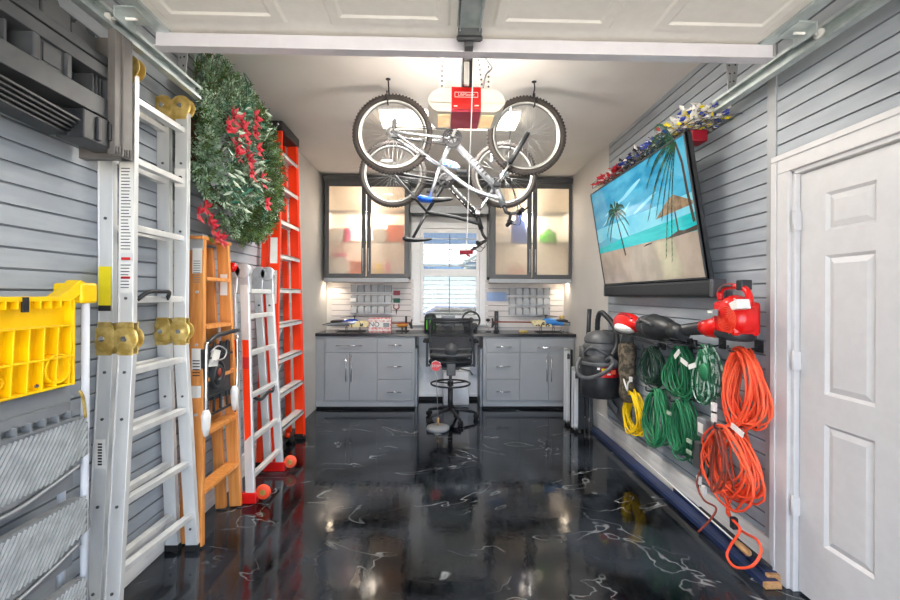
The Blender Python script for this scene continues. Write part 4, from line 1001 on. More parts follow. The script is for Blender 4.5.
# ---- shop vacuum mounted on the wall
sv = thing('shop_vacuum', 'black wall-mounted shop vacuum with colourful label and curved hose', 'vacuum', (1.53, 4.02, .5))
vc = Vector((1.525, 4.02, .50))
MB().lathe(vc, (0, 0, 1), [(.001, 0), (.165, 0), (.175, .015), (.182, .16), (.187, .30), (.175, .37), (.15, .40)], 32).build('drum', 'black', sv)
MB().lathe(vc, (0, 0, 1), [(.188, .295), (.196, .30), (.196, .325), (.186, .33)], 32).lathe(vc, (0, 0, 1), [(.165, .375), (.155, .40), (.15, .44), (.158, .445), (.158, .47), (.14, .50), (.15, .51), (.148, .54), (.12, .585), (.06, .61), (.001, .61)], 32).build('motor_head', 'dgrey', sv, bevel=.002)
MB().tube(smooth_path([vc + Vector((-.14, -.02, .36)), vc + Vector((-.17, -.08, .42)), vc + Vector((-.12, -.13, .47)), vc + Vector((0, -.16, .40))], 5), .012, 8).build('carry_handle', 'dgrey', sv)
lm = []
def curved_label(u0, u1, z0, z1, rr, name, mt):
    vs = []; n = 8
    for i in range(n + 1):
        an = lerp(u0, u1, i / n); rad = rr
        for z in (z0, z1): vs.append((vc.x + rad * math.cos(an), vc.y + rad * math.sin(an), vc.z + z))
    MB().add(vs, [(2 * i, 2 * i + 2, 2 * i + 3, 2 * i + 1) for i in range(n)], 0, True).build(name, mt, sv)
a0 = -PI / 2
curved_label(a0 - .35, a0 + .75, .20, .30, .1895, 'label', 'redd'); curved_label(a0 - .25, a0 + .25, .205, .25, .1905, 'label_flash', 'red')
curved_label(a0 - .30, a0 + .05, .25, .285, .191, 'label_flash', 'ylab'); curved_label(a0 + .15, a0 + .4, .23, .27, .191, 'label_flash', 'orangec'); curved_label(a0 - .45, a0 - .28, .215, .235, .191, 'label_flash', 'ylab'); curved_label(a0 - .05, a0 + .12, .225, .24, .1915, 'label_flash', 'tag'); curved_label(a0 - .5, a0 - .38, .27, .29, .1895, 'label_flash', 'tag')
hs_ = [W(607, 360, Y=3.84), W(611, 358, Y=3.78), W(613, 364, Y=3.76), W(607, 371, Y=3.75), W(597, 376, Y=3.75), W(586, 378, Y=3.76), W(579, 375, Y=3.78), W(577, 367, Y=3.82), W(580, 358, Y=3.88)]
hp = smooth_path(hs_, 8); MB().tube(hp, [.018 + .002 * (i % 2) for i in range(len(hp))], 10).build('hose', 'dgrey', sv)
MB().box((1.64, 3.93, .55), (XR - .001, 4.11, .95)).build('wall_bracket', 'dgrey', sv, bevel=.004)
MB().lathe(vc + Vector((.05, -.18, .33)), (-.4, -1, 0), [(.04, -.03), (.045, .03), (.035, .05), (.001, .05)], 16).build('hose_port', 'dgrey', sv)
wd = thing('vacuum_wand', 'straight black vacuum extension wand standing left of shop vacuum', 'wand', W(588, 355, Y=4.2))
MB().tube([W(589.5, 309, Y=4.22), W(588.5, 330, Y=4.22), W(588, 345, Y=4.22), W(586.5, 358, Y=4.22)], [.021, .021, .026, .03], 12).build('tube', 'black', wd)
MB().tube([W(583, 346, Y=4.22), W(583, 362, Y=4.22)], [.035, .04], 12).build('nozzle', 'dgrey', wd)
hz_ = thing('vacuum_hose_wand', 'black bent vacuum tube looping over to the right of the straight wand', 'hose', W(600, 330, Y=4.1))
hp = smooth_path([W(597.5, 345, Y=4.15), W(597.3, 330, Y=4.15), W(598, 318, Y=4.12), W(601, 312.5, Y=4.08), W(606, 316, Y=4.0), W(612, 323, Y=3.95), W(616, 332, Y=3.9), W(617, 345, Y=3.86), W(612, 356, Y=3.82)], 6)
MB().tube(hp, [.023 + .002 * (i % 2) for i in range(len(hp))], 10).build('bent_tube', 'black', hz_)

# ---- folded silver-edged cases leaning by the vacuum
def case(label, u0, u1, v0, v1, Y, trim_side, mats_):
    p0 = W(u0, v1, Y=Y); x0 = p0.x; x1 = W(u1, v1, Y=Y).x; z1 = W(u0, v0, Y=Y).z
    t_ = thing('aluminium_case', label, 'case', ((x0 + x1) / 2, Y + .2, 0), 'folded silver-edged items by the shop vacuum')
    MB().box((x0 + .018, Y + .012, .03), (x1, Y + .09, z1 - .01)).build('panel', 'black', t_, bevel=.006)
    MB().box((x0, Y, .03), (x0 + .045, Y + .03, z1)).box((x0, Y, z1 - .03), (x0 + .045, Y + .10, z1)).box((x0, Y + .08, .03), (x0 + .045, Y + .10, z1)).box((x0, Y, .03), (x0 + .045, Y + .10, .06)).build('metal_edge', mats_, t_, bevel=.006)
    for y in (Y + .015, Y + .085): MB().cyl((x0 + .03, y, .001), (x0 + .03, y, .035), .018, n=12).build('foot', 'blackm', t_)
    MB().box((x0 + .008, Y - .008, z1 - .11), (x0 + .038, Y + .002, z1 - .06)).cyl((x0 + .02, Y - .012, z1 - .06), (x0 + .02, Y, z1 - .06), .012, n=10).build('latch', 'dgrey', t_)
    return t_
case('slim folded silver-edged black case standing beside the right cabinet', 566, 573, 349, 424, 4.72, 0, 'alu')
case('wider folded silver-faced case standing in front of the slim one', 574, 585, 368, 433, 4.48, 0, 'alu')
fc = thing('folded_chair', 'folded black chair standing between silver-faced case and the right wall', 'chair', W(590, 432, Y=4.5))
p = W(587, 432, Y=4.55); m_ = MB()
for dx_ in (0, .05): m_.bar((p.x + dx_, 4.55, .02), (p.x + dx_ + .01, 4.60, .52), .028, .02, (1, 0, 0)); m_.bar((p.x + dx_, 4.70, .02), (p.x + dx_ + .01, 4.68, .52), .028, .02, (1, 0, 0))
m_.bar((p.x + .03, 4.55, .5), (p.x + .03, 4.70, .5), .06, .03, (1, 0, 0)); m_.build('frame', 'black', fc, bevel=.004)
MB().box((p.x + .012, 4.6, .12), (p.x + .045, 4.69, .48)).build('folded_seat', 'mesh', fc, bevel=.004)
MB().bar((p.x - .01, 4.55, .40), (p.x - .0, 4.545, .50), .02, .02, (1, 0, 0)).build('catch', 'grey', fc)
# ---- long navy boards with wooden ends along the right wall
def board(label, ua, va, ub, vb, w, h, m='navy'):
    a = W(ua, va, Z=h); b = W(ub, vb, Z=h); c_ = thing('metal_channel', label, 'metal channel', (a.x, (a.y + b.y) / 2, 0), 'navy channels along the right wall')
    d = (b - a).normalized(); ca = Vector((a.x, a.y, h / 2 + .001)); cb_ = Vector((b.x, b.y, h / 2 + .001))
    MB().bar(ca + d * .02, cb_, w, h, (1, 0, 0)).bar(ca + Vector((-w * .25, .02, h / 2)), cb_ + Vector((-w * .25, 0, h / 2)), .008, .006, (1, 0, 0)).build('painted_body', m, c_, bevel=.004)
    MB().bar(ca, ca + d * .022, w - .004, h - .004, (1, 0, 0)).build('wooden_end', 'woodp', c_, bevel=.001)
    return c_
board('long navy channel on the floor with pale wooden end, farther from right wall', 774, 584, 594, 427.5, .085, .03)
board('long navy channel on the floor with pale wooden end, closest to the baseboard', 774.5, 575, 640, 451, .07, .045)
rd = thing('wooden_rod', 'thin pale wooden rod with tan handle lying on the navy channels', 'rod', W(680, 490, Z=.09))
a = W(737, 543, Z=.10); b = W(622, 441, Z=.10)
MB().tube([a, b], .0045, 8).build('rod', 'tag', rd); d = (a - b).normalized(); MB().tube([a - d * .02, a + d * .03, a + d * .09, a + d * .10], [.012, .018, .018, .012], 10).build('handle', 'woodp', rd)
b2 = MB().tube([W(771, 568, Z=.09), W(700, 508, Z=.09)], .010, 8).build('pole', ['ink', 'woodp']); tag(b2, 'thin dark pole lying between the baseboard and navy channels', 'pole')

# ================================================================== BACK OF THE ROOM
YC = 5.42
cfx = lambda u, Y=YC: W(u, 300, Y=Y).x
cfz = lambda v, Y=YC: W(450, v, Y=Y).z
CT = .955
def handle(mb, x0, x1, z, Y, vert=None):
    if vert is None: mb.cyl((x0, Y - .028, z), (x1, Y - .028, z), .006, n=8); xs = (x0 + .02, x1 - .02); [mb.cyl((x, Y - .028, z), (x, Y, z), .005, n=6) for x in xs]
    else:
        z0, z1 = vert; mb.cyl((x0, Y - .028, z0), (x0, Y - .028, z1), .006, n=8); [mb.cyl((x0, Y - .028, q), (x0, Y, q), .005, n=6) for q in (z0 + .02, z1 - .02)]
    return mb
def base_unit(label, x0, x1, fronts, skin=None):
    t_ = thing('base_cabinet', label, 'cabinet', ((x0 + x1) / 2, YC + .25, 0), 'grey base cabinets along the back wall')
    x1 = min(x1, XR - .012); MB().box((x0, YC + .004, .105), (x1, YB - .002, CT - .04)).box((x0, YC + .0, CT - .06), (x1, YC + .006, CT - .04)).build('body', 'cab', t_)
    MB().box((x0, YC + .0, .035), (x1, YB - .01, .105)).build('plinth', 'cabl', t_)
    MB().box((x0, YC + .03, .001), (x1, YB - .01, .035)).build('toe_kick', 'blackm', t_)
    for kind, a, b_, z0, z1, hd in fronts:
        f_ = MB().box((a + .002, YC - .018, z0 + .002), (b_ - .002, YC + .001, z1 - .002)).build('drawer' if kind == 'd' else 'door', 'cab', t_, bevel=.002)
        h_ = MB()
        if kind == 'd': handle(h_, hd[0], hd[1], hd[2], YC - .018)
        else: handle(h_, hd[0], 0, 0, YC - .018, (hd[1], hd[2]))
        h_.build('handle', 'chrome', f_)
ztop, zd0, zd1, zd2, zb0 = CT - .06, cfz(352.5), cfz(354), cfz(379), .11
xa, xb, xc, xd = cfx(325.5), cfx(377.7), cfx(412.5), cfx(415)
base_unit('grey base cabinet with two doors under a wide drawer, in the left corner', XL + .004, xb, [
    ('d', xa, xb, zd0, ztop, (cfx(337), cfx(363), cfz(345.5))),
    ('c', xa, cfx(350.2), zb0, zd0, (cfx(347), cfz(381), cfz(355))), ('c', cfx(350.2), xb, zb0, zd0, (cfx(352.3), cfz(381), cfz(355)))])
base_unit('grey three-drawer base cabinet immediately left of the desk opening', xb + .001, xd, [
    ('d', xb, xc, zd0, ztop, (cfx(389), cfx(402), cfz(345))), ('d', xb, xc, zd2, zd0, (cfx(388), cfx(402), cfz(366))), ('d', xb, xc, zb0, zd2, (cfx(388), cfx(402), cfz(391.5)))])
xe, xf, xg, xh = cfx(483.5), cfx(486.5), cfx(520), XR - .03
base_unit('grey three-drawer base cabinet immediately right of the desk opening', xe, xg - .001, [
    ('d', xf, xg, zd0, ztop, (cfx(496), cfx(511), cfz(346.5))), ('d', xf, xg, zd2, zd0, (cfx(496), cfx(510), cfz(366))), ('d', xf, xg, zb0, zd2, (cfx(496), cfx(510), cfz(391)))])
base_unit('grey base cabinet with two doors under a wide drawer, in the right corner', xg, XR - .004, [
    ('d', xg, xh, zd0, ztop, (cfx(537), cfx(562), cfz(347))),
    ('c', xg, cfx(548.7), zb0, zd0, (cfx(546.5), cfz(381), cfz(355.5))), ('c', cfx(548.7), xh, zb0, zd0, (cfx(551), cfz(381), cfz(355.5)))])
tag(MB().box((XL + .003, YC - .03, CT - .038), (XR - .003, YB - .002, CT)).build('countertop', 'counter', bevel=.004), 'long dark glossy countertop running across all back cabinets and desk', 'countertop')
kb = MB().box((xd + .03, YB - .02, .08), (xe - .03, YB - .001, CT - .04)); kb.box((xd + .03, YB - .04, 0), (xe - .03, YB - .001, .08))
struct(kb.build('trim_4', 'white', bevel=.002))
for x0, x1 in ((xd + .001, xd + .025), (xe - .025, xe - .001)):
    o = MB().box((x0, YC + .12, .001), (x1, YB - .05, .75)).build('side_panel', 'stepgrey'); tag(o, 'narrow grey side panel lining the %s of the desk opening' % ('left' if x0 < 0 else 'right'), 'panel')
tag(MB().box((xd + .03, YB - .07, .001), (xe - .03, YB - .045, .045)).build('black_baseboard', 'blackm'), None, None, None, 'structure')
pb_ = thing('paper_shredder', 'white box-shaped shredder on the floor under the desk', 'shredder', (.25, 5.6, 0))
x0, x1 = W(443, 400, Y=5.5).x, W(469, 400, Y=5.5).x
MB().box((x0, 5.50, .03), (x1, 5.74, .46)).build('bin', 'white', pb_, bevel=.012); MB().box((x0 - .005, 5.49, .462), (x1 + .005, 5.75, .52)).build('head', 'tag', pb_, bevel=.01); MB().box((x0 + .01, 5.51, .001), (x1 - .01, 5.73, .03)).build('base', 'grey', pb_)

# ---- upper cabinets
YU = 5.60
ux = lambda u: W(u, 230, Y=YU).x
uz = lambda v: W(450, v, Y=YU).z
ZU0, ZU1 = 1.655, 2.975
def upper(label, x0, x1, doors, hx_):
    t_ = thing('wall_cabinet', label, 'cabinet', ((x0 + x1) / 2, YU + .17, ZU0), 'glass-door wall cabinets')
    b = MB().box((x0, YU + .005, ZU0), (x0 + .018, YB - .002, ZU1)).box((x1 - .018, YU + .005, ZU0), (x1, YB - .002, ZU1)).box((x0, YU + .005, ZU0), (x1, YB - .002, ZU0 + .02)).box((x0, YU + .005, ZU1 - .05), (x1, YB - .002, ZU1))
    b.build('carcass', 'cabd', t_)
    i_ = MB().box((x0 + .0185, YB - .02, ZU0 + .02), (x1 - .0185, YB - .01, ZU1 - .05)).box((x0 + .0185, YU + .03, ZU0 + .02), (x0 + .024, YB - .01, ZU1 - .05)).box((x1 - .024, YU + .03, ZU0 + .02), (x1 - .0185, YB - .01, ZU1 - .05)).box((x0 + .02, YU + .03, ZU0 + .021), (x1 - .02, YB - .01, ZU0 + .026)).box((x0 + .02, YU + .03, ZU1 - .056), (x1 - .02, YB - .01, ZU1 - .051))
    i_.build('interior_lining', 'cabin', t_)
    for v in (211, 242): MB().box((x0 + .025, YU + .035, uz(v) - .004), (x1 - .025, YB - .021, uz(v) + .002)).build('shelf', 'wglass', t_)
    MB().box((x0 - .012, YU - .035, ZU1 - .06), (x1 + .012, YU + .02, ZU1)).box((x0 - .004, YU - .025, ZU1 - .075), (x1 + .004, YU + .0, ZU1 - .06)).build('crown', 'cabd', t_, bevel=.004)
    MB().box((x0 - .002, YU - .022, ZU0 - .055), (x1 + .002, YU - .002, ZU0 + .0)).build('light_valance', 'cabl', t_, bevel=.002)
    MB().cyl(((x0 + x1) / 2, YU + .16, ZU1 - .064), ((x0 + x1) / 2, YU + .16, ZU1 - .057), .04, n=20).build('cabinet_lamp', 'lamp', t_)
    for (a, b_, c_, d_) , hxx in zip(doors, hx_):
        z0, z1 = ZU0 + .005, ZU1 - .078
        f_ = MB().box((a, YU - .02, z0), (c_, YU + .003, z1)).box((d_, YU - .02, z0), (b_, YU + .003, z1)).box((c_, YU - .02, z0), (d_, YU + .003, z0 + .05)).box((c_, YU - .02, z1 - .06), (d_, YU + .003, z1)).build('door', 'cabd', t_, bevel=.002)
        MB().box((c_ - .004, YU - .009, z0 + .045), (d_ + .004, YU - .005, z1 - .055)).build('glass', 'frost', f_)
        h_ = MB(); handle(h_, hxx, 0, 0, YU - .02, (uz(272), uz(249))); h_.build('handle', 'alud', f_)
def lampmat():
    m = bpy.data.materials.new('warm_lamp'); m.use_nodes = True; b = m.node_tree.nodes['Principled BSDF']; b.inputs['Emission Color'].default_value = hx('#ffe6c4'); b.inputs['Emission Strength'].default_value = 30; return m
M['lamp'] = lampmat()
ux0, ux1 = ux(324.5), ux(409)
upper('left wall cabinet with two frosted glass doors above the slatwall', ux0, ux1, [(ux(325.5), ux(366), ux(329.2), ux(361.8)), (ux(367), ux(408.5), ux(371.2), ux(404.6))], (ux(363.5), ux(369)))
vx0, vx1 = ux(489.5), min(ux(575), XR - .006)
upper('right wall cabinet with two frosted glass doors above the slatwall', vx0, vx1, [(ux(490.5), ux(531.5), ux(495.5), ux(527)), (ux(532.5), min(ux(574), XR - .01), ux(536.8), ux(568.5))], (ux(529.3), ux(534.8)))
bs = thing('bridge_shelf', 'grey open bridge shelf joining the two wall cabinets above window', 'shelf', ((ux1 + vx0) / 2, 5.8, 2.5))
MB().box((ux1 + .014, YU + .03, uz(212)), (vx0 - .014, YB - .002, uz(206))).build('board', 'cabd', bs, bevel=.003)
MB().box((ux1 + .014, YU + .012, uz(213)), (vx0 - .014, YU + .03, uz(205.5))).build('front_edge', 'cabl', bs, bevel=.002)
MB().box((ux1 + .014, YU - .02, ZU1 - .06), (vx0 - .014, YB - .002, ZU1)).build('crown', 'cabd', bs, bevel=.004)
# things behind the frosted glass
YI = 5.72
def stack(n, name, base, u0, u1, v0, v1, mt, cat, group, yb=YI, rough=.012):
    x0, x1 = W(u0, v0, Y=yb - .06).x, W(u1, v0, Y=yb - .06).x
    zs0 = None
    z1 = CAMZ + (PY - v0) * (yb - .06) / F; z0 = base; h = (z1 - z0) / n
    for i in range(n):
        m_ = mt[i % len(mt)] if isinstance(mt, list) else mt
        yield i, MB().box((x0 + .003 * R(), yb - .06, z0 + h * i + .0015), (x1 - .003 * R(), yb + .12, z0 + h * (i + 1) - .0015)).build(name, m_, bevel=min(rough, h * .3))
lev = {1: ZU0 + .027, 2: uz(242) + .003, 3: uz(211) + .003}
pos = ['bottom', 'second from bottom', 'third from bottom', 'top', 'topmost']
for i, o in stack(3, 'folded_towel', lev[2], 330, 343, 228.5, 241, 'wcloth', 'towel', ''): tag(o, 'white folded towel beside pink ones on middle shelf of left wall cabinet', 'towel', 'white towels beside the pink ones')
for i, o in stack(3, 'folded_towel', lev[2], 343.5, 348.5, 228.5, 241, 'pink', 'towel', ''): tag(o, 'pink folded towel on the middle shelf of left wall cabinet', 'towel', 'pink towels')
for i, o in stack(4, 'storage_pouch', lev[1], 329.5, 347, 257, 272, 'wcloth', '', ''): tag(o, 'white folded cloth on bottom shelf behind the leftmost glass door', 'cloth', 'white cloths on the bottom shelf')
tag(MB().box((W(331, 255, Y=5.66).x, 5.66, lev[1] + .255), (W(345, 255, Y=5.66).x, 5.82, lev[1] + .30)).build('pink_box', 'pink', bevel=.01), 'small pink box on top of white cloths behind the leftmost glass door', 'box')
tag(MB().box((W(350, 262, Y=5.66).x, 5.66, lev[1]), (W(361, 262, Y=5.66).x, 5.8, lev[1] + .19)).build('orange_box', 'ocloth', bevel=.012), 'orange box on the bottom shelf behind the leftmost glass door', 'box')
for i, o in stack(4, 'folded_towel', lev[2], 372, 386, 228.5, 241, 'wcloth', '', ''): tag(o, 'white folded towel beside orange ones in left wall cabinet', 'towel', 'white towels beside the orange ones')
for i, o in stack(4, 'folded_towel', lev[2], 387, 403, 225, 241, 'ocloth', '', ''): tag(o, 'orange folded towel on the middle shelf of left wall cabinet', 'towel', 'orange towels')
def bottle(name, label, u, r, h, mt, capm='white', base=1, y=5.72):
    x = W(u, 250, Y=y).x; z = lev[base]
    t_ = thing(name, label, 'bottle', (x, y, z))
    MB().lathe((x, y, z), (0, 0, 1), [(.001, 0), (r, 0), (r, h * .68), (r * .45, h * .82), (r * .4, h * .9)], 20).build('container', mt, t_)
    MB().lathe((x, y, z), (0, 0, 1), [(r * .42, h * .88), (r * .42, h), (.001, h)], 16).build('cap', capm, t_)
bottle('yellow_bottle', 'yellow bottle on bottom shelf behind the second glass door', 379, .05, .2, 'yellowc')
bottle('pink_bottle', 'pinkish bottle on the bottom shelf beside the yellow bottle', 388, .035, .24, 'pink')
bottle('white_bottle', 'white squat bottle on bottom shelf, right of the pinkish bottle', 398, .05, .19, 'wcloth')
bottle('water_jug', 'big blue water jug on middle shelf of right wall cabinet', 519, .105, .40, 'blue', 'blue', base=2, y=5.76)
bottle('green_jug', 'squat bright green jug with grey cap in the rightmost wall cabinet', 548, .115, .20, 'bgreen', 'grey', base=2, y=5.76)
tag(MB().box((W(509, 262, Y=5.68).x, 5.68, lev[1]), (W(526, 262, Y=5.68).x, 5.84, lev[1] + .10)).build('pinkish_bag', mat('dusty_pink', '#c9948c', .7), bevel=.03), 'dusty pink bag on bottom shelf of right wall cabinet', 'bag')
tag(MB().box((W(510, 262, Y=5.70).x, 5.70, lev[1] + .10), (W(522, 262, Y=5.70).x, 5.84, lev[1] + .20)).build('cream_bag', mat('pale_cream', '#e3cfc0', .7), bevel=.03), 'cream bag lying over the dusty pink bag in right wall cabinet', 'bag')
# under-cabinet puck lights
for (u, side) in ((331, 'left'), (565, 'right')):
    x = W(u, 285, Y=5.78).x
    t_ = thing('puck_light', 'small round warm lamp under the %s wall cabinet' % side, 'lamp', (x, 5.78, ZU0 - .012))
    MB().lathe((x, 5.78, ZU0 - .001), (0, 0, -1), [(.034, 0), (.034, .01), (.028, .012)], 20).build('housing', 'alud', t_)
    MB().cyl((x, 5.78, ZU0 - .010), (x, 5.78, ZU0 - .012), .027, n=20).build('diffuser', 'lamp', t_)
# ---- backsplash slatwall
M['canopy'] = mat('deep_blue_paint', '#2f4fa8', .25); M['canopyb'] = mat('sky_blue_paint', '#3f86cf', .25); M['slatp'] = mat('pale_slatwall', '#d6cfcb', .45); M['slatpg'] = mat('pale_slatwall_groove', '#8d8784', .6)
def back_slat(x0, x1, z0, z1, label):
    mb = MB(); z = z0 + .03; prev = z0
    while z < z1 - .01:
        mb.box((x0, YB - .022, prev), (x1, YB - .004, z)); mb.box((x0, YB - .010, z), (x1, YB - .004, z + .009), 1); prev = z + .009; z += .077
    mb.box((x0, YB - .022, prev), (x1, YB - .004, z1))
    o = mb.build('slatwall_backsplash', ['slatp', 'slatpg']); struct(o); return o
YS = YB - .022
sx_ = lambda u: W(u, 300, Y=YS).x
sz_ = lambda v: W(450, v, Y=YS).z
back_slat(XL + .07, sx_(413.5), CT + .001, ZU0 - .002, ''); back_slat(sx_(485), XR - .02, CT + .001, ZU0 - .002, '')
def bins(u0, u1, rows, n, where, grp):
    x0, x1 = sx_(u0), sx_(u1); w = (x1 - x0) / n
    rk_ = thing('bin_rail_rack', 'silver railed rack for clear parts bins on the %s backsplash' % where, 'rack', ((x0 + x1) / 2, YS, sz_(rows[-1][1])))
    for (v0, v1) in rows: MB().box((x0 - .01, YS - .03, sz_(v1) - .018), (x1 + .01, YS - .0005, sz_(v1) - .004)).build('rail', 'alud', rk_)
    v0, v1 = rows[0]; h = sz_(v0) - sz_(v1) - .004; d = .075
    def one(x, zb_, content):
        t_ = thing('parts_bin', 'small clear plastic parts bin of dark hardware on the %s backsplash rack' % where, 'bin', (x, YS - .045, zb_), grp)
        a, b_ = x - w / 2 + .007, x + w / 2 - .007; yf, yb2 = YS - .006 - d, YS - .006
        m_ = MB(); th = .0018
        m_.box((a, yf, zb_), (b_, yb2, zb_ + th)).box((a, yb2 - th, zb_), (b_, yb2, zb_ + h)).box((a, yf, zb_), (a + th, yb2, zb_ + h)).box((b_ - th, yf, zb_), (b_, yb2, zb_ + h)).box((a, yf - .006, zb_), (b_, yf - .004, zb_ + h * .85))
        m_.build('shell', 'clear', t_)
        c2 = MB(); hh = h * random.uniform(.3, .7)
        for k in range(26): 
            p = Vector((random.uniform(a + .012, b_ - .012), random.uniform(yf + .012, yb2 - .012), zb_ + .008 + R() * hh)); dd = Vector((R() - .5, R() - .5, R() - .5)).normalized() * .011
            c2.cyl(p - dd, p + dd, .004 + .003 * R(), n=6)
        tag(c2.build('hardware', content, t_), kind='stuff')
        return t_
    for r_, (v0, v1) in enumerate(rows):
        for i in range(n):
            content = random.choice(['parts', 'parts', 'grey', 'dgrey', 'tag', 'tag', 'alud'])
            one(x0 + w * (i + .5), sz_(v1) - .003, content)
bins(351.5, 392.5, [(285, 292.5), (295, 302.5), (305, 313)], 6, 'left', 'parts bins on the left rack')
bins(508, 549, [(287, 294.5), (296.5, 304), (306.5, 314)], 6, 'right', 'parts bins on the right rack')
def wallcard(name, label, u0, u1, v0, v1, mt, cat, d=.006): return tag(MB().box((sx_(u0), YS - d, sz_(v1)), (sx_(u1), YS - .0006, sz_(v0))).build(name, mt, bevel=.001), label, cat)
wallcard('blue_sheet', 'pale blue rectangular sheet on the right backsplash near window', 486.5, 506.5, 292, 301, 'lblue', 'sheet')
wallcard('red_card', 'small red packet on the left backsplash beside the parts bins', 393.5, 400, 291, 295.5, 'redd', 'packet', .015)
wallcard('green_card', 'small green packet on the left backsplash below the red one', 393.5, 400, 298.5, 303, 'leafg', 'packet', .015)
wallcard('white_card', 'small white label card on the left bin rack', 351.5, 357, 298.5, 302, 'tag', 'card', .09)
pl = thing('pliers', 'red-handled pliers hanging on left backsplash below the green packet', 'pliers', (sx_(396.5), YS - .02, sz_(314)))
for s_ in (-1, 1):
    MB().tube(smooth_path([(sx_(396.5), YS - .014, sz_(309.5)), (sx_(396.5) + s_ * .035, YS - .014, sz_(308)), (sx_(396.5) + s_ * .03, YS - .014, sz_(304.5))], 4), .007, 6).build('handle', 'redd', pl)
MB().tube([(sx_(396.5), YS - .008, sz_(309)), (sx_(396.5), YS - .008, sz_(314))], [.014, .004], 8).build('jaw', 'dgrey', pl)
# ---- remote-controlled helicopters
def heli(label, sgn, u_nose, u_tail, v_mid, mt, yy=5.66, white=False):
    xn, xt_ = W(u_nose, v_mid, Y=yy).x, W(u_tail, v_mid, Y=yy).x; zc = W(450, v_mid, Y=yy).z; z0 = CT
    L_ = abs(xt_ - xn); s_ = -sgn
    t_ = thing('model_helicopter', label, 'model helicopter', ((xn + xt_) / 2, yy, CT), 'model helicopters on the countertop')
    X = lambda f: xn + (xt_ - xn) * f
    cz = zc
    body = MB(); secs = []
    ring = 16; prof = [(0, .003, -.02), (.06, .020, -.018), (.16, .036, -.008), (.28, .048, .006), (.36, .045, .014), (.40, .02, .02)]
    vs = []
    for f, r, dz in prof:
        for k in range(ring): an = 2 * PI * k / ring; vs.append((X(f), yy + r * .85 * math.cos(an), cz + dz + r * 1.0 * math.sin(an)))
    body.add(vs, [(i * ring + k, i * ring + (k + 1) % ring, (i + 1) * ring + (k + 1) % ring, (i + 1) * ring + k) for i in range(len(prof) - 1) for k in range(ring)], 0, True)
    for i_ in range(len(body.m)):
        f_i, k_i = divmod(i_, ring)
        if 2 <= k_i <= 6 and f_i >= 2 or (sgn < 0 and f_i >= 2): body.m[i_] = 1
        if 2 <= k_i <= 6 and f_i < 2: body.m[i_] = 2
    body.build('canopy', ['silverp', mt, 'ink'], t_)
    MB().ell((X(.19), yy - .0, cz + .022), (L_ * .10, .040, .026), 14, 8).build('canopy_window', 'ink', t_)
    MB().prism([(X(.30), cz - .055), (X(.50), cz - .05), (X(.55), cz + .02), (X(.45), cz + .035), (X(.30), cz + .02)], 'y', yy - .03, yy + .03).build('side_frame', 'cream', t_, bevel=.004)
    MB().cyl((X(.50), yy, cz + .0), (X(1.0), yy, cz + .005), .010, .008, 10).build('tail_boom', 'orangeb' if not white else 'alud', t_)
    MB().prism([(X(.96), cz + .005), (X(1.0), cz + .005), (X(1.01), cz - .07), (X(.985), cz - .07)], 'y', yy - .003, yy + .003).build('tail_fin', 'ink', t_)
    MB().bar((X(.985), yy - .02, cz - .045), (X(1.0), yy - .02, cz + .055), .004, .02, (0, 1, 0)).build('tail_rotor_blade', 'ink', t_)
    MB().cyl((X(.36), yy, cz + .02), (X(.36), yy, cz + .105), .006, n=8).box((X(.36) - .02, yy - .02, cz + .085), (X(.36) + .02, yy + .02, cz + .10)).build('rotor_mast', 'ink', t_)
    for d_ in ((1, .3), (-1, -.25)):
        p0 = Vector((X(.36), yy, cz + .094)); p1 = p0 + Vector((d_[0] * .17, d_[1] * .22, -.02)); MB().bar(p0, p1, .035, .004, (0, 1, 0)).build('rotor_blade', 'ink', t_)
    sk = MB()
    for y in (yy - .06, yy + .06):
        sk.tube(smooth_path([(X(.16), y, z0 + .022), (X(.19), y, z0 + .0065), (X(.30), y, z0 + .0065), (X(.48), y, z0 + .0065)], 3), .005, 6)
    for f in (.27, .42):
        for y in (yy - .06, yy + .06): sk.tube([(X(f), y, z0 + .008), (X(f) , yy + (y - yy) * .4, cz - .045)], .004, 6)
    sk.build('skids', 'ink', t_)
heli('model helicopter with silver and blue canopy at the left end of countertop', 1, 322, 412, 323.5, 'canopy')
heli('model helicopter with sky blue canopy at the right end of countertop', -1, 576, 492, 322, 'canopyb')
tr_ = thing('rotor_stand', 'brass-coloured motor stand behind the right model helicopter on countertop', 'model part', (W(562, 318, Y=5.8).x, 5.8, CT))
xx = W(562, 318, Y=5.8).x
MB().cyl((xx, 5.82, CT), (xx, 5.82, CT + .19), .008, n=8).box((xx - .10, 5.80, CT + .12), (xx + .10, 5.84, CT + .135)).box((xx - .08, 5.77, CT), (xx + .08, 5.87, CT + .01)).build('stand', 'alud', tr_)
MB().lathe((xx, 5.82, CT + .16), (0, 0, 1), [(.001, 0), (.035, 0), (.035, .05), (.001, .05)], 16).build('motor', 'brass', tr_)
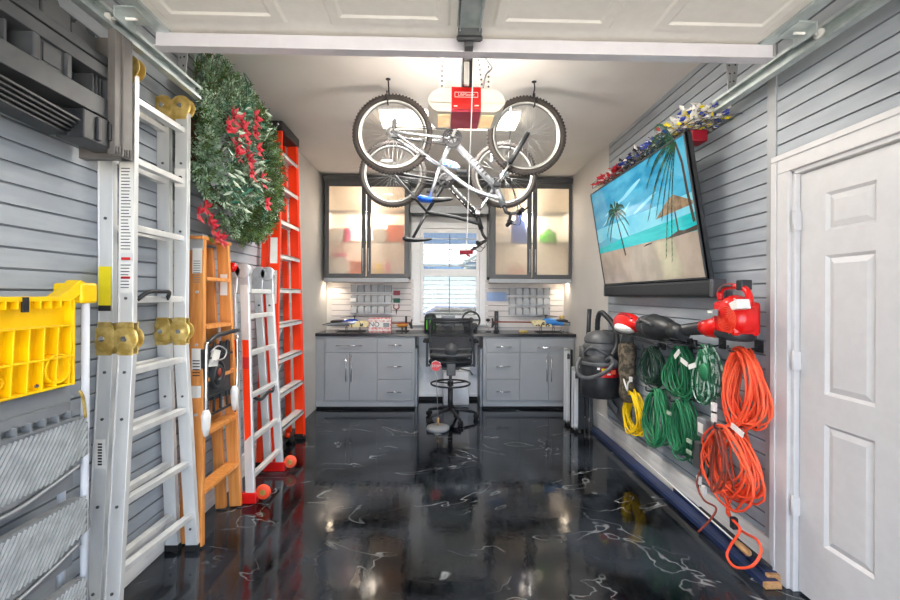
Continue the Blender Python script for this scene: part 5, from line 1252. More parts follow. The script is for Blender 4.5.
# ---- countertop things
nb = thing('no_sign_box', 'red and white box reading NO on the left countertop', 'box', (W(379, 330, Y=5.6).x, 5.65, CT))
x0, x1 = W(368.5, 325, Y=5.6).x, W(391, 325, Y=5.6).x
MB().box((x0, 5.60, CT), (x1, 5.72, CT + .185)).build('carton', mat('red_white_print', '#c9474a', .5, color2='#e7d6d2', nscale=30), nb, bevel=.003)
MB().box((x0 + .005, 5.596, CT + .06), (x1 - .012, 5.5995, CT + .135)).build('white_panel', 'tag', nb)
MB().box((x0 + .001, 5.597, CT + .15), (x1 - .001, 5.5998, CT + .165)).box((x0 + .001, 5.597, CT + .018), (x1 - .001, 5.5998, CT + .03)).build('white_stripe', 'tag', nb)
text('lettering', 'NO', .085, frame((x0 + .075, 5.594, CT + .097), (1, 0, 0), (0, 0, 1)), 'ink', nb, .001)
gt = MB(); 
tag(MB().prism([(x1 - .10, CT + .065), (x1 - .02, CT + .065), (x1 - .02, CT + .12), (x1 - .10, CT + .12)], 'y', 5.5945, 5.5955).build('grey_patch', 'pinkish' if 'pinkish' in M else 'grey', nb), None)
tv2 = thing('tail_gearbox', 'small yellow and black model tail assembly on left countertop before the window', 'model part', (W(403, 325, Y=5.72).x, 5.72, CT))
xx = W(402, 325, Y=5.72).x
MB().ell((xx, 5.74, CT + .08), (.08, .03, .03), 12, 8).build('shell', mat('amber_shell', '#c98a3a', .4), tv2); MB().box((xx - .08, 5.70, CT), (xx + .09, 5.79, CT + .012)).cyl((xx, 5.74, CT), (xx, 5.74, CT + .06), .008, n=8).box((xx + .04, 5.735, CT + .01), (xx + .065, 5.755, CT + .2)).build('bracket', 'ink', tv2)
gs = thing('green_speaker', 'black rounded gadget with bright green stripes on desk left of the monitor', 'speaker', (W(430, 320, Y=5.7).x, 5.7, CT))
xx = W(430.3, 325, Y=5.7).x
MB().lathe((xx, 5.72, CT), (0, 0, 1), [(.001, 0), (.075, 0), (.08, .02), (.08, .19), (.065, .225), (.03, .24), (.001, .24)], 24).build('body', 'black', gs)
for dx_ in (-.045, 0, .045): MB().box((xx + dx_ - .008, 5.72 - .086 + abs(dx_) * .35, CT + .03), (xx + dx_ + .008, 5.75, CT + .15)).build('green_stripe', 'bgreen', gs, bevel=.002)
MB().box((xx - .05, 5.63, CT + .17), (xx + .05, 5.66, CT + .185)).build('top_stripe', 'leafg', gs)
mn = thing('small_monitor', 'small grey box-like screen on desk behind the office chair', 'monitor', (W(448, 325, Y=5.8).x, 5.8, CT))
x0, x1 = W(441.5, 325, Y=5.78).x, W(455, 325, Y=5.78).x
MB().box((x0, 5.76, CT + .06), (x1, 5.80, CT + .21)).build('housing', 'grey', mn, bevel=.006); MB().box((x0 + .01, 5.757, CT + .07), (x1 - .01, 5.761, CT + .20)).build('screen', 'stepgrey', mn); MB().box((x0 + .04, 5.77, CT), (x1 - .04, 5.79, CT + .07)).box((x0 + .01, 5.73, CT), (x1 - .01, 5.84, CT + .008)).build('stand', 'dgrey', mn)
sw = thing('steering_wheel', 'black game steering wheel standing on the desk right of monitor', 'steering wheel', (W(471, 330, Y=5.68).x, 5.7, CT))
c = W(471, 321, Y=5.66)
MB().torus((c.x, c.y, CT + .155), (0, -1, .25), .115, .013, 36, 8).build('rim', 'black', sw)
s_ = MB()
for an in (0, PI, -PI / 2): s_.bar((c.x, c.y, CT + .155), (c.x + .11 * math.cos(an), c.y, CT + .155 + .11 * math.sin(an)), .006, .03, (0, 1, 0))
s_.lathe((c.x, c.y, CT + .155), (0, -1, .25), [(.035, -.02), (.035, .012), (.001, .014)], 20); s_.build('hub', 'dgrey', sw)
MB().box((c.x - .09, c.y + .02, CT), (c.x + .09, c.y + .20, CT + .11)).build('base', 'black', sw, bevel=.02); MB().cyl((c.x, c.y + .06, CT + .13), (c.x, c.y, CT + .155), .025, n=14).build('shaft', 'black', sw)
ph = thing('tower_speaker', 'slim black tower gadget on right countertop beside steering wheel', 'speaker', (W(496, 330, Y=5.75).x, 5.75, CT))
xx = W(496.5, 325, Y=5.75).x
MB().box((xx - .025, 5.74, CT + .02), (xx + .025, 5.79, CT + .27)).build('body', 'black', ph, bevel=.008); MB().box((xx - .035, 5.73, CT), (xx + .035, 5.80, CT + .02)).build('foot', 'black', ph, bevel=.004)
for z in (.20, .13, .07): MB().cyl((xx, 5.738, CT + z), (xx, 5.741, CT + z), .013, n=14).build('button', 'dgrey', ph)
mc = thing('clamp_gadget', 'small silver and black clamp on right countertop left of slim tower', 'clamp', (W(488, 330, Y=5.7).x, 5.7, CT))
xx = W(488, 325, Y=5.7).x
MB().tube(smooth_path([(xx + .02, 5.7, CT + .01), (xx + .01, 5.7, CT + .06), (xx - .02, 5.7, CT + .10), (xx + .01, 5.7, CT + .15)], 4), .008, 8).build('arm', 'alud', mc); MB().ell((xx, 5.7, CT + .155), (.03, .02, .022), 12, 8).build('head', 'black', mc); MB().box((xx - .02, 5.67, CT), (xx + .04, 5.73, CT + .012)).build('base', 'black', mc)
cbr = tag(MB().prism([(-.06, 0), (.06, 0), (.05, .025), (-.05, .025)], 'y', -.03, .03).xf(Matrix.Translation((W(523, 330, Y=5.65).x, 5.62, CT + .001))).build('copper_block', 'brass', bevel=.003), 'small coppery block on the right countertop below the bins', 'block')

# ---- small stop sign on a weighted base
ss = thing('stop_sign_stand', 'small round red sign on thin pole with round base beside the office chair', 'sign', W(438, 430, Z=0))
b = W(438, 430, Z=0); dz = W(436, 366, Y=b.y)
MB().lathe((b.x, b.y, 0), (0, 0, 1), [(.001, .001), (.12, .001), (.125, .02), (.12, .04), (.03, .05), (.001, .05)], 32).build('weighted_base', 'grey', ss)
MB().cyl((b.x, b.y, .05), (b.x, b.y, .13), .013, n=12).build('socket', 'woodp', ss)
MB().cyl((b.x, b.y, .12), (dz.x, b.y, dz.z), .004, n=8).build('pole', 'grey', ss)
MB().lathe((dz.x, b.y, dz.z), (0, -1, 0), [(.001, -.003), (.058, -.003), (.058, .003), (.001, .003)], 8, sm=False).build('sign_edge', 'tag', ss)
MB().lathe((dz.x, b.y - .0035, dz.z), (0, -1, 0), [(.053, 0), (.053, .001), (.001, .0012)], 24, sm=False).build('sign_face', 'red', ss)
text('lettering', 'STOP', .036, frame((dz.x, b.y - .0055, dz.z), (1, 0, 0), (0, 0, 1)), 'tag', ss, .0006)

# ---- drafting chair
oc = thing('drafting_chair', 'black mesh drafting chair with foot ring in front of the desk', 'chair', (.12, 5.0, 0))
cx_, cy_ = W(450, 415, Z=.02).x, 4.98
MB().cyl((cx_, cy_, .10), (cx_, cy_, .36), .03, n=16).build('gas_column', 'black', oc); MB().cyl((cx_, cy_, .34), (cx_, cy_, .60), .018, n=16).build('piston', 'dgrey', oc)
for k in range(5):
    an = -PI / 2 + .35 + k * 2 * PI / 5; d = Vector((math.cos(an), math.sin(an), 0)); c = Vector((cx_, cy_, 0))
    lg2 = MB().tube([c + d * .02 + Vector((0, 0, .12)), c + d * .12 + Vector((0, 0, .115)), c + d * .29 + Vector((0, 0, .075))], [.026, .022, .015], 10).build('base_leg', 'black', oc)
    e = c + d * .30; t2 = Vector((-d.y, d.x, 0))
    cm = MB()
    for q in (-.016, .016): cm.lathe(e + t2 * q + Vector((0, 0, .031)), t2, [(.001, -.009), (.03, -.009), (.03, .009), (.001, .009)], 16)
    cm.cyl(e + Vector((0, 0, .04)), e + Vector((0, 0, .078)), .012, n=8); cm.build('caster', 'blackm', lg2)
MB().torus((cx_, cy_, .415), (0, 0, 1), .225, .011, 40, 8).build('foot_ring', 'black', oc)
s_ = MB().cyl((cx_, cy_, .39), (cx_, cy_, .44), .035, n=16)
for k in range(3): an = .5 + k * 2 * PI / 3; s_.cyl((cx_ + .03 * math.cos(an), cy_ + .03 * math.sin(an), .415), (cx_ + .22 * math.cos(an), cy_ + .22 * math.sin(an), .415), .008, n=8)
s_.build('ring_bracket', 'black', oc)
MB().box((cx_ - .10, cy_ - .10, .585), (cx_ + .10, cy_ + .10, .63)).build('tilt_mechanism', 'dgrey', oc, bevel=.01)
st_ = MB(); ring = 24; lv = [(.63, .20), (.645, .245), (.67, .255), (.69, .245), (.70, .20), (.70, .001)]
st_.lathe((cx_, cy_ + .02, 0), (0, 0, 1), [(r, z) for z, r in lv], 28, sx=1.0, sy=1.0); st_.build('seat', 'mesh', oc)
MB().box((cx_ - .05, cy_ - .25, .55), (cx_ + .05, cy_ - .235, .80)).box((cx_ - .04, cy_ - .24, .60), (cx_ + .04, cy_ - .08, .62)).build('back_upright', 'dgrey', oc, bevel=.008)
# backrest: curved mesh with frame, seen from behind
def bp_(s_, t):
    w = lerp(.215, .235, math.sin(t * PI * .8)); w = lerp(w, .20, max(0, (t - .8) * 2)); x = cx_ + s_ * w
    y = cy_ - .235 + .05 * s_ * s_ - .03 * math.sin(t * PI) + (.04 * (t - .5)); z = .70 + t * .47; return Vector((x, y, z))
nx, nz = 14, 14; vs = [bp_(-1 + 2 * i / nx, j / nz) for j in range(nz + 1) for i in range(nx + 1)]
fs = [(j * (nx + 1) + i, j * (nx + 1) + i + 1, (j + 1) * (nx + 1) + i + 1, (j + 1) * (nx + 1) + i) for j in range(nz) for i in range(nx)]
mbk = MB(); 
for i in range(41): mbk.tube([bp_(-1 + 2 * i / 40, j / 10) for j in range(11)], .0026, 4)
for j in range(41): mbk.tube([bp_(-1 + i / 5, j / 40) for i in range(11)], .0026, 4)
mbk.build('mesh_back', 'mesh', oc)
fr_ = [bp_(-1, j / 8) for j in range(9)] + [bp_(-1 + i / 4, 1) for i in range(1, 8)] + [bp_(1, 1 - j / 8) for j in range(9)] + [bp_(1 - i / 4, 0) for i in range(1, 8)]
MB().tube(fr_, .014, 8, True).tube([bp_(-1 + i / 5, .94) for i in range(11)], .016, 8).build('back_frame', 'black', oc)
MB().lathe((cx_, cy_ - .29, .84), (0, 1, 0), [(.001, -.01), (.075, 0), (.07, .03), (.001, .035)], 24).tube([bp_(-1 + i / 5, .16) + Vector((0, -.01, 0)) for i in range(11)], .022, 8).tube([bp_(-1 + i / 5, .30) + Vector((0, -.01, 0)) for i in range(11)], .014, 8).build('lumbar_support', 'dgrey', oc)
for s_ in (-1, 1):
    x = cx_ + s_ * .27
    a_ = MB().box((x - .014, cy_ - .08, .62), (x + .014, cy_ - .03, .90)).bar((cx_ + s_ * .08, cy_ - .05, .615), (x, cy_ - .05, .635), .04, .02, (0, 1, 0)).build('arm_post', 'black', oc, bevel=.004)
    MB().box((x - .045, cy_ - .15, .90), (x + .045, cy_ + .10, .93)).build('arm_pad', 'blackm', oc, bevel=.012)
MB().tube([(cx_ + .10, cy_ - .06, .60), (cx_ + .22, cy_ - .08, .575), (cx_ + .25, cy_ - .08, .53)], .008, 6).build('lever', 'dgrey', oc)

# ================================================================== OVERHEAD
# ---- raised sectional garage door (its lower face is what we see)
gd = thing('garage_door', 'white raised-panel overhead garage door in open position across top of view', 'garage door', (.13, .9, 2.6))
GX0, GX1, GZ, GY0, GY1 = -1.25, 1.515, 2.60, -.62, 1.965
sec = (GY1 - GY0) / 4
for k in range(4):
    y0, y1 = GY0 + k * sec + .003, GY0 + (k + 1) * sec - .003
    g = MB(); g.box((GX0, y0, GZ), (GX1, y1, GZ + .045))
    n = 4; w = (GX1 - GX0) / n
    for i in range(n):
        a, b_ = GX0 + w * i + .09, GX0 + w * (i + 1) - .09; c_, d_ = y0 + .11, y1 - .11
        def rq(o1, z1, o2, z2):
            P_ = lambda o, z: [(a + o, c_ + o, z), (b_ - o, c_ + o, z), (b_ - o, d_ - o, z), (a + o, d_ - o, z)]
            g.add(P_(o1, z1) + P_(o2, z2), [(q, 4 + q, 4 + (q + 1) % 4, (q + 1) % 4) for q in range(4)])
        rq(0, GZ, .012, GZ - .008); rq(.012, GZ - .008, .05, GZ - .008); rq(.05, GZ - .008, .062, GZ - .002)
        g.add([(a + .062, c_ + .062, GZ - .002), (b_ - .062, c_ + .062, GZ - .002), (b_ - .062, d_ - .062, GZ - .002), (a + .062, d_ - .062, GZ - .002)], [(0, 1, 2, 3)])
    g.build('section', 'gdoor', gd)
MB().box((GX0, GY1 - .012, GZ - .012), (GX1, GY1 + .012, GZ + .045)).build('top_seal', mat('beige_edge', '#e2d0bf', .6), gd, bevel=.003)
MB().box((GX0 + .0, GY1 - .045, GZ - .075), (GX1 - .0, GY1 - .01, GZ - .012)).box((GX0, GY1 - .06, GZ - .080), (GX1, GY1 - .005, GZ - .074)).build('strut', mat('strut_paint', '#d9d6dc', .35, .2), gd, bevel=.002)
cxg = .125
MB().box((cxg - .045, .3, GZ - .03), (cxg + .045, GY1 - .14, GZ - .012)).box((cxg - .045, .3, GZ - .045), (cxg - .038, GY1 - .14, GZ - .012)).box((cxg + .038, .3, GZ - .045), (cxg + .045, GY1 - .14, GZ - .012)).box((cxg - .055, .3, GZ - .02), (cxg - .05, GY1 - .14, GZ)).build('centre_stile', 'galv', gd)
MB().box((cxg - .05, GY1 - .15, GZ - .06), (cxg + .05, GY1 - .10, GZ - .03)).cyl((cxg - .055, GY1 - .125, GZ - .06), (cxg + .055, GY1 - .125, GZ - .06), .009, n=8).box((cxg - .018, GY1 - .11, GZ - .085), (cxg + .018, GY1 - .07, GZ - .03)).build('operator_bracket', 'dgrey', gd)
for s_, xx in ((-1, GX0), (1, GX1)):
    for yy in (GY1 - .12, GY1 - .12 - sec):
        MB().box((xx - .05 if s_ < 0 else xx - .03, yy - .10, GZ - .02), (xx + .03 if s_ < 0 else xx + .05, yy + .02, GZ - .012)).box((xx - .052 if s_ < 0 else xx + .045, yy - .10, GZ - .06), (xx - .045 if s_ < 0 else xx + .052, yy + .02, GZ - .012)).build('roller_hinge', 'galv', gd, bevel=.001)
        MB().cyl((xx, yy - .04, GZ - .03), (xx + s_ * .12, yy - .04, GZ - .03), .006, n=8).lathe((xx + s_ * .11, yy - .04, GZ - .03), (1, 0, 0), [(.001, -.008), (.022, -.008), (.022, .008), (.001, .008)], 16).build('roller', 'tag', gd)
    MB().box((xx - (.0 if s_ < 0 else .06), GY0, GZ - .014), (xx + (.06 if s_ < 0 else 0), GY1 - .02, GZ - .001)).build('end_stile', 'galv', gd)
# plastic handle-like reinforcement on right end
# ---- tracks
for s_, X0, ye, lbl in ((-1, -1.37, 2.44, 'left'), (1, 1.645, 2.50, 'right')):
    tk = thing('door_track', 'galvanised horizontal garage door track along the %s side' % lbl, 'track', (X0, 1, 2.52))
    xi = X0 + .035 * (1 if s_ < 0 else -1)
    MB().box((X0, YF, 2.525), (X0 + .002, ye, 2.595)).box((min(X0, xi), YF, 2.525), (max(X0, xi), ye, 2.5275)).box((min(X0, xi), YF, 2.5925), (max(X0, xi), ye, 2.595)).box((xi - .001, YF, 2.525), (xi + .001, ye, 2.54)).box((xi - .001, YF, 2.58), (xi + .001, ye, 2.595)).build('channel', 'galv', tk)
    ax = X0 - .03 * (-1 if s_ > 0 else 1)
    MB().box((min(X0, ax), YF, 2.597), (max(X0, ax), ye - .05, 2.600)).box((ax - .0015, YF, 2.55), (ax + .0015, ye - .05, 2.600)).build('angle_brace', 'galv', tk)
    for d_ in (0, .09):
        y = ye - .12; p0 = Vector((X0, y + (.01 if d_ == 0 else -.0), 2.58)); p1 = Vector((X0 + (d_ - .045) * .9, y, ZC - .001))
        h_ = MB().bar(p0, p1, .032, .003, (1, 0, 0)); 
        hd = MB()
        for k in range(9):
            c = p0.lerp(p1, .06 + k * .11); hd.cyl(c + Vector((0, -.0022, 0)), c + Vector((0, .0022, 0)), .005, n=8)
        hh = h_.build('hanger_strap', 'alud', tk); hd.build('strap_hole', 'ink', hh)
# ---- opener
OY = 2.32
op = thing('garage_door_opener', 'cream garage door opener with red centre panel hanging from perforated straps', 'garage door opener', (.15, 2.5, 2.3))
xo0, xo1 = W(427.5, 108, Y=OY).x, W(505.5, 108, Y=OY).x; zo1, zo0 = CAMZ + (PY - 87) * OY / F, CAMZ + (PY - 128) * OY / F
cxo = W(466, 108, Y=OY).x; hw = (xo1 - xo0) / 2; cxo = (xo0 + xo1) / 2
def rr_prof(hw, z0, z1, cut=1.0):
    pts = []; n = 8
    hgt = z1 - z0
    for k in range(n + 1):
        a = PI / 2 * k / n; pts.append((cxo + hw - .085 + .085 * math.sin(a), z1 - hgt * .62 + hgt * .62 * math.cos(a)))
    pts += [(cxo + hw, z0 + .05), (cxo + hw - .03, z0 + .012), (cxo + hw - .055, z0)]
    return pts + [(2 * cxo - x, z) for x, z in pts[::-1]]
zo0 = 2.435
pr = rr_prof(hw, zo0, zo1)
MB().prism(pr, 'y', OY + .01, OY + .25).build('housing', 'opener', op, bevel=.012)
xr0, xr1 = W(451.5, 108, Y=OY).x, W(481, 108, Y=OY).x
zm = CAMZ + (PY - 107.5) * OY / F
MB().box((xr0, OY + .0, zo0 + .01), (xr1, OY + .02, zo1 + .001)).box((xr0, OY + .0, zo1 - .002), (xr1, OY + .24, zo1 + .003)).build('red_panel', 'red', op, bevel=.002)
MB().box((xr0, OY + .001, zo0 - .004), (xr1, OY + .245, zo0 + .009)).build('lower_red_panel', mat('translucent_red', '#d3455a', .3, color2='#c02a44', nscale=10), op, bevel=.002)
for s_ in (-1, 1):
    a = cxo + s_ * (hw - .055); b_ = xr0 - .006 if s_ < 0 else xr1 + .006
    x0, x1 = min(a, b_), max(a, b_)
    MB().box((x0, OY + .05, zo0 - .005), (x1, OY + .22, zo0 + .004)).build('light_lens', 'lens', op, bevel=.002)
    for k in range(5): pass
text('lettering', 'LiftMaster', .022, frame(((xr0 + xr1) / 2, OY - .001, zo1 - .04), (1, 0, 0), (0, 0, 1)), 'tag', op, .0006)
lg3 = MB(); zc_ = zo1 - .04; xm = (xr0 + xr1) / 2
for q in (.013, -.013): lg3.box((xm - .062, OY - .0015, zc_ + q - .0012), (xm + .062, OY + .001, zc_ + q + .0012))
for x in (xm - .062, xm + .062): lg3.box((x - .0012, OY - .0015, zc_ - .013), (x + .0012, OY + .001, zc_ + .013))
lg3.build('logo_outline', 'tag', op)
for (a, b_, c_, d_) in ((xr0 + .012, xr0 + .032, .022, .029), (xr1 - .035, xr1 - .012, .026, .032)): MB().box((a, OY - .001, zo0 + c_), (b_, OY + .001, zo0 + d_)).build('small_print', 'tag', op)
def strap(p0, p1, par, w=.03, side=(1, 0, 0)):
    s_ = MB().bar(p0, p1, w, .003, side).build('perforated_strap', 'strap', par); hd = MB(); p0, p1 = Vector(p0), Vector(p1); L_ = (p1 - p0).length; n = int(L_ / .028)
    nrm = (p1 - p0).normalized().cross(Vector(side)).normalized()
    for k in range(n): c = p0.lerp(p1, (k + .5) / n); hd.cyl(c - nrm * .0022, c + nrm * .0022, .007, n=8)
    hd.build('strap_hole', 'ink', s_)
sy = OY + .20
k_ = sy / F; sxw = lambda u, Y=sy: W(u, 80, Y=Y).x
strap((sxw(442), sy, zo1), (sxw(442), sy, ZC - .001), op); strap((sxw(488.5), sy, zo1), (sxw(488.5), sy, ZC - .001), op); strap((sxw(484), sy - .01, zo1 + .01), (sxw(474), sy - .01, ZC - .001), op, .022)
MB().tube(smooth_path([(sxw(492), sy - .03, 2.86), (sxw(484), sy - .03, 2.84), (sxw(487), sy - .03, 2.80), (sxw(491), sy - .03, 2.76), (sxw(485), sy - .02, 2.72), (sxw(482), sy - .02, 2.60)], 5), .006, 6).build('power_cord', 'dgrey', op)
rl = MB().box((cxo - .018, -.6, zo1 + .115), (cxo + .018, OY + .12, zo1 + .15)).build('rail', 'alud', op)
MB().box((sxw(462, OY) , OY - .05, zo1 + .0), (sxw(472, OY), OY + .1, zo1 + .17)).build('sprocket_cover', 'ink', op, bevel=.006)
MB().box((sxw(464, OY - .06), OY - .075, zo1 - .02), (sxw(469, OY - .06), OY - .05, zo1 + .10)).build('chain_tensioner', 'tag', op, bevel=.003)
MB().bar((cxg, GY1 - .10, GZ - .06), (cxo, GY1 + .10, zo1 + .12), .025, .005, (1, 0, 0)).build('door_arm', 'alud', op)
pc = thing('release_cord', 'thin white pull cord with dark red handle hanging before the bikes', 'pull cord', W(467, 253, Y=2.06))
ph_ = W(466.3, 252, Y=2.06); ptop = Vector((W(474, 60, Y=2.06).x, 2.06, zo1 + .08))
MB().cyl(ptop, ph_, .0028, n=6).build('cord', 'tag', pc)
MB().cyl(ph_ + Vector((-.032, 0, -.002)), ph_ + Vector((.032, 0, 0)), .010, n=12).tube([ph_, ph_ + Vector((.006, 0, -.014)), ph_ + Vector((.018, 0, -.022))], .005, 6).build('handle', 'redd', pc)

# ---- ceiling light
cl = thing('ceiling_light', 'long lit fluorescent ceiling light above the bikes', 'ceiling light', (.12, 3.8, ZC))
fm = bpy.data.materials.new('lit_diffuser'); fm.use_nodes = True; b = fm.node_tree.nodes['Principled BSDF']; b.inputs['Emission Color'].default_value = hx('#fff4dc'); b.inputs['Emission Strength'].default_value = 9.0
M['lit'] = fm
b.inputs['Emission Strength'].default_value = 1.6
lx0, lx1 = W(377, 112, Z=ZC - .06).x, W(524, 112, Z=ZC - .06).x; ly0, ly1 = W(450, 120.5, Z=ZC - .06).y, W(450, 120.5, Z=ZC - .06).y
ya_, yb2_ = 3.58, 3.92
MB().box((lx0, ya_, ZC - .02), (lx1, yb2_, ZC - .001)).build('housing', 'white', cl, bevel=.003)
MB().prism([(ya_ + .01, ZC - .02), (yb2_ - .01, ZC - .02), (yb2_ - .05, ZC - .075), (ya_ + .05, ZC - .075)], 'x', lx0 + .01, lx1 - .01).build('diffuser', 'lit', cl, bevel=.008)

# ---- bicycles hung upside down
def bike(label, Y, wheels, Rw, fr, frame_m, seat_m, fork_m, txt=None, blue=False, tread=0):
    P_ = lambda u, v, dy=0: (lambda p: Vector((p.x, p.y, p.z)))(W(u, v, Y=Y + dy))
    t_ = thing('bicycle', label, 'bicycle', P_(*fr['bb']), 'bicycles hung upside down')
    hubs = [P_(*w_) for w_ in wheels]
    for wi, c in enumerate(hubs):
        ty = MB(); ty.torus(c, (0, 1, 0), Rw - .022, .021, 64, 10)
        for k in range(72):
            an = 2 * PI * k / 72; d = Vector((math.cos(an), 0, math.sin(an))); tg = Vector((-d.z, 0, d.x))
            for q in (-.012, .012): ty.bar(c + d * (Rw - .008) + Vector((0, q, 0)) - tg * .006, c + d * (Rw - .008) + Vector((0, q, 0)) + tg * .006, .012, .014, (0, 1, 0))
        wh = ty.build('wheel_tyre', 'tyre', t_)
        rm = MB(); 
        rm.lathe(c, (0, 1, 0), [(Rw - .045, -.012), (Rw - .055, -.011), (Rw - .066, 0), (Rw - .055, .011), (Rw - .045, .012), (Rw - .04, 0), (Rw - .045, -.012)], 64)
        rm.build('rim', 'rim', wh)
        sp = MB()
        for k in range(32):
            an = 2 * PI * k / 32; off = .35 * (1 if k % 4 < 2 else -1); q = .025 * (1 if k % 2 else -1)
            sp.tube([c + Vector((.02 * math.cos(an + off * 2), q, .02 * math.sin(an + off * 2))), c + Vector(((Rw - .06) * math.cos(an), 0, (Rw - .06) * math.sin(an)))], .0008, 4)
        sp.build('spokes', 'alud', wh)
        MB().cyl(c + Vector((0, -.045, 0)), c + Vector((0, .045, 0)), .016, n=14).cyl(c + Vector((0, -.065, 0)), c + Vector((0, .065, 0)), .005, n=8).build('hub', 'dgrey', wh)
        an = 2.2 if wi else 4.5
        MB().ell(c + Vector((.2 * math.cos(an), -.015, .2 * math.sin(an))), (.045 if wi == 0 else .012, .006, .012 if wi == 0 else .045), 12, 6).build('reflector', 'tag', wh)
    rear, front = hubs
    bb = P_(*fr['bb']); st = P_(*fr['seat_top']); ht = P_(*fr['head_hi']); hb2 = P_(*fr['head_lo'])
    f_ = MB()
    for q in (-1, 1):
        f_.tube([rear + Vector((0, q * .06, 0)), rear.lerp(bb, .25) + Vector((0, q * .055, 0)), bb + Vector((0, q * .03, 0))], .009, 8)
        f_.tube([rear + Vector((0, q * .06, 0)), rear.lerp(st, .3) + Vector((0, q * .055, 0)), st + Vector((0, q * .02, 0))], .008, 8)
    f_.tube([bb, st], .016, 10).cyl(bb + Vector((0, -.035, 0)), bb + Vector((0, .035, 0)), .022, n=14)
    f_.tube([bb, ht.lerp(hb2, .15)], fr.get('dr', .022), 12)
    mid = st.lerp(hb2, .5) + Vector((0, 0, fr.get('sag', -.02)))
    f_.tube(smooth_path([st, mid, hb2.lerp(ht, .3)], 6), fr.get('tr', .016), 10)
    f_.tube([ht + (ht - hb2) * .2, hb2 - (ht - hb2) * .1], .023, 12)
    f_.build('frame', frame_m, t_)
    if not txt:
        d = (ht - bb).normalized()
        for k in range(7):
            c = bb.lerp(ht, .36 + .065 * k) + Vector((0, -.027, 0)); MB().bar(c, c + d * .013, .002, .022 + .006 * (k % 2), (0, 1, 0)).build('frame_decal', 'ink', t_)
    if txt:
        d = (ht - bb); L_ = d.length; d.normalize()
        o = text('lettering', txt[0], txt[1], frame(bb.lerp(ht, .55) + Vector((0, -.024, 0)), -d if txt[3] else d, Vector((0, 0, -1)) if txt[3] else Vector((0, 0, 1))), txt[2], t_, .002)
    # suspension fork
    fk = MB(); dd = (front - ht).normalized()
    for q in (-1, 1):
        p0 = ht + Vector((0, q * .05, 0)); p1 = front + Vector((0, q * .05, 0)); m_ = p0.lerp(p1, .42)
        fk.tube([p0, m_], .013, 8, m=1).tube([m_, p1], .017, 10)
    fk.bar(ht + Vector((0, -.07, 0)), ht + Vector((0, .07, 0)), .04, .03, (1, 0, 0)); m_ = ht.lerp(front, .42); fk.tube([m_ + Vector((-.03, -.05, .0)), m_ + Vector((-.045, 0, .02)), m_ + Vector((-.03, .05, 0))], .012, 8)
    fk.build('suspension_fork', [fork_m, 'chrome'], t_)
    # seat
    sd = P_(*fr['saddle'])
    MB().tube([st, sd + Vector((0, 0, .02))], .013, 10).build('seat_post', frame_m if not fr.get('bentpost') else 'black', t_)
    sa = MB(); L_ = fr['saddle_len']; n = 12; vs = []; s0 = fr['saddle_dir']
    ring = []
    for i in range(n + 1):
        t = i / n; w = lerp(.075, .018, min(1, t * 1.35) ** .8) if t > .12 else lerp(.04, .075, t / .12); h = lerp(.026, .012, t)
        if i in (0, n): w *= .3; h *= .4
        x = sd.x + s0 * (t - .35) * L_; z = sd.z - .012 * math.sin(t * PI) + .012
        for k in range(12):
            an = 2 * PI * k / 12; vs.append((x, sd.y + w * math.cos(an), z + h * math.sin(an)))
    sa.add(vs, [(i * 12 + k, i * 12 + (k + 1) % 12, (i + 1) * 12 + (k + 1) % 12, (i + 1) * 12 + k) for i in range(n) for k in range(12)], 0, True)
    if seat_m == 'blue':
        for i in range(len(sa.m)):
            sa.m[i] = 1 if i // 12 < 5 else 0
    sa.build('saddle', ['black', 'blue'], t_)
    # crank, chainring, pedals
    cr = MB(); cq = bb + Vector((0, -.05, 0))
    for rr_, yy in ((.07, 0), (.058, .012), (.045, .022)):
        cr.lathe(cq + Vector((0, yy, 0)), (0, 1, 0), [(rr_ - .012, -.0015), (rr_, -.0015), (rr_, .0015), (rr_ - .012, .0015), (rr_ - .012, -.0015)], 40)
        for k in range(36): an = 2 * PI * k / 36; cr.box(cq + Vector((rr_ * math.cos(an) - .002, yy - .001, rr_ * math.sin(an) - .002)), cq + Vector((rr_ * math.cos(an) + .002, yy + .001, rr_ * math.sin(an) + .002)))
    for k in range(5): an = 2 * PI * k / 5; cr.bar(cq, cq + Vector((.06 * math.cos(an), 0, .06 * math.sin(an))), .004, .012, (0, 1, 0))
    cr.build('chainring', 'ink', t_)
    ca = fr['crank']; d = Vector((math.cos(ca), 0, math.sin(ca)))
    for s_ in (-1, 1):
        p0 = bb + Vector((0, s_ * .065, 0)); p1 = p0 + d * (.15 * -s_)
        c2 = MB().bar(p0, p1, .012, .022, (0, 1, 0)).build('crank_arm', 'dgrey', t_)
        MB().box(p1 + Vector((-.045, s_ * .012, -.012)), p1 + Vector((.045, s_ * .09, .012))).build('pedal', 'black', c2, bevel=.003)
    cs2 = MB()
    for k, r2 in enumerate((.045, .04, .035, .03, .025)): cs2.lathe(rear + Vector((0, -.035 - k * .004, 0)), (0, 1, 0), [(.012, -.001), (r2, -.001), (r2, .001), (.012, .001)], 24)
    cs2.build('cassette', 'alud', t_)
    ch = MB(); tq = Vector((0, 0, 1)); dch = (bb - rear).normalized(); up = Vector((-dch.z, 0, dch.x))
    ch.tube([rear + up * .035 + Vector((0, -.045, 0)), bb + up * .058 + Vector((0, -.045, 0))], .004, 5).tube([rear - up * .035 + Vector((0, -.045, 0)), bb - up * .058 + Vector((0, -.045, 0))], .004, 5)
    dpt = rear + Vector((.02, -.05, .06)); ch.tube([rear + up * .03 + Vector((0, -.045, 0)), dpt, bb + up * .058 + Vector((0, -.045, 0))], .0035, 5)
    ch.build('chain', 'ink', t_)
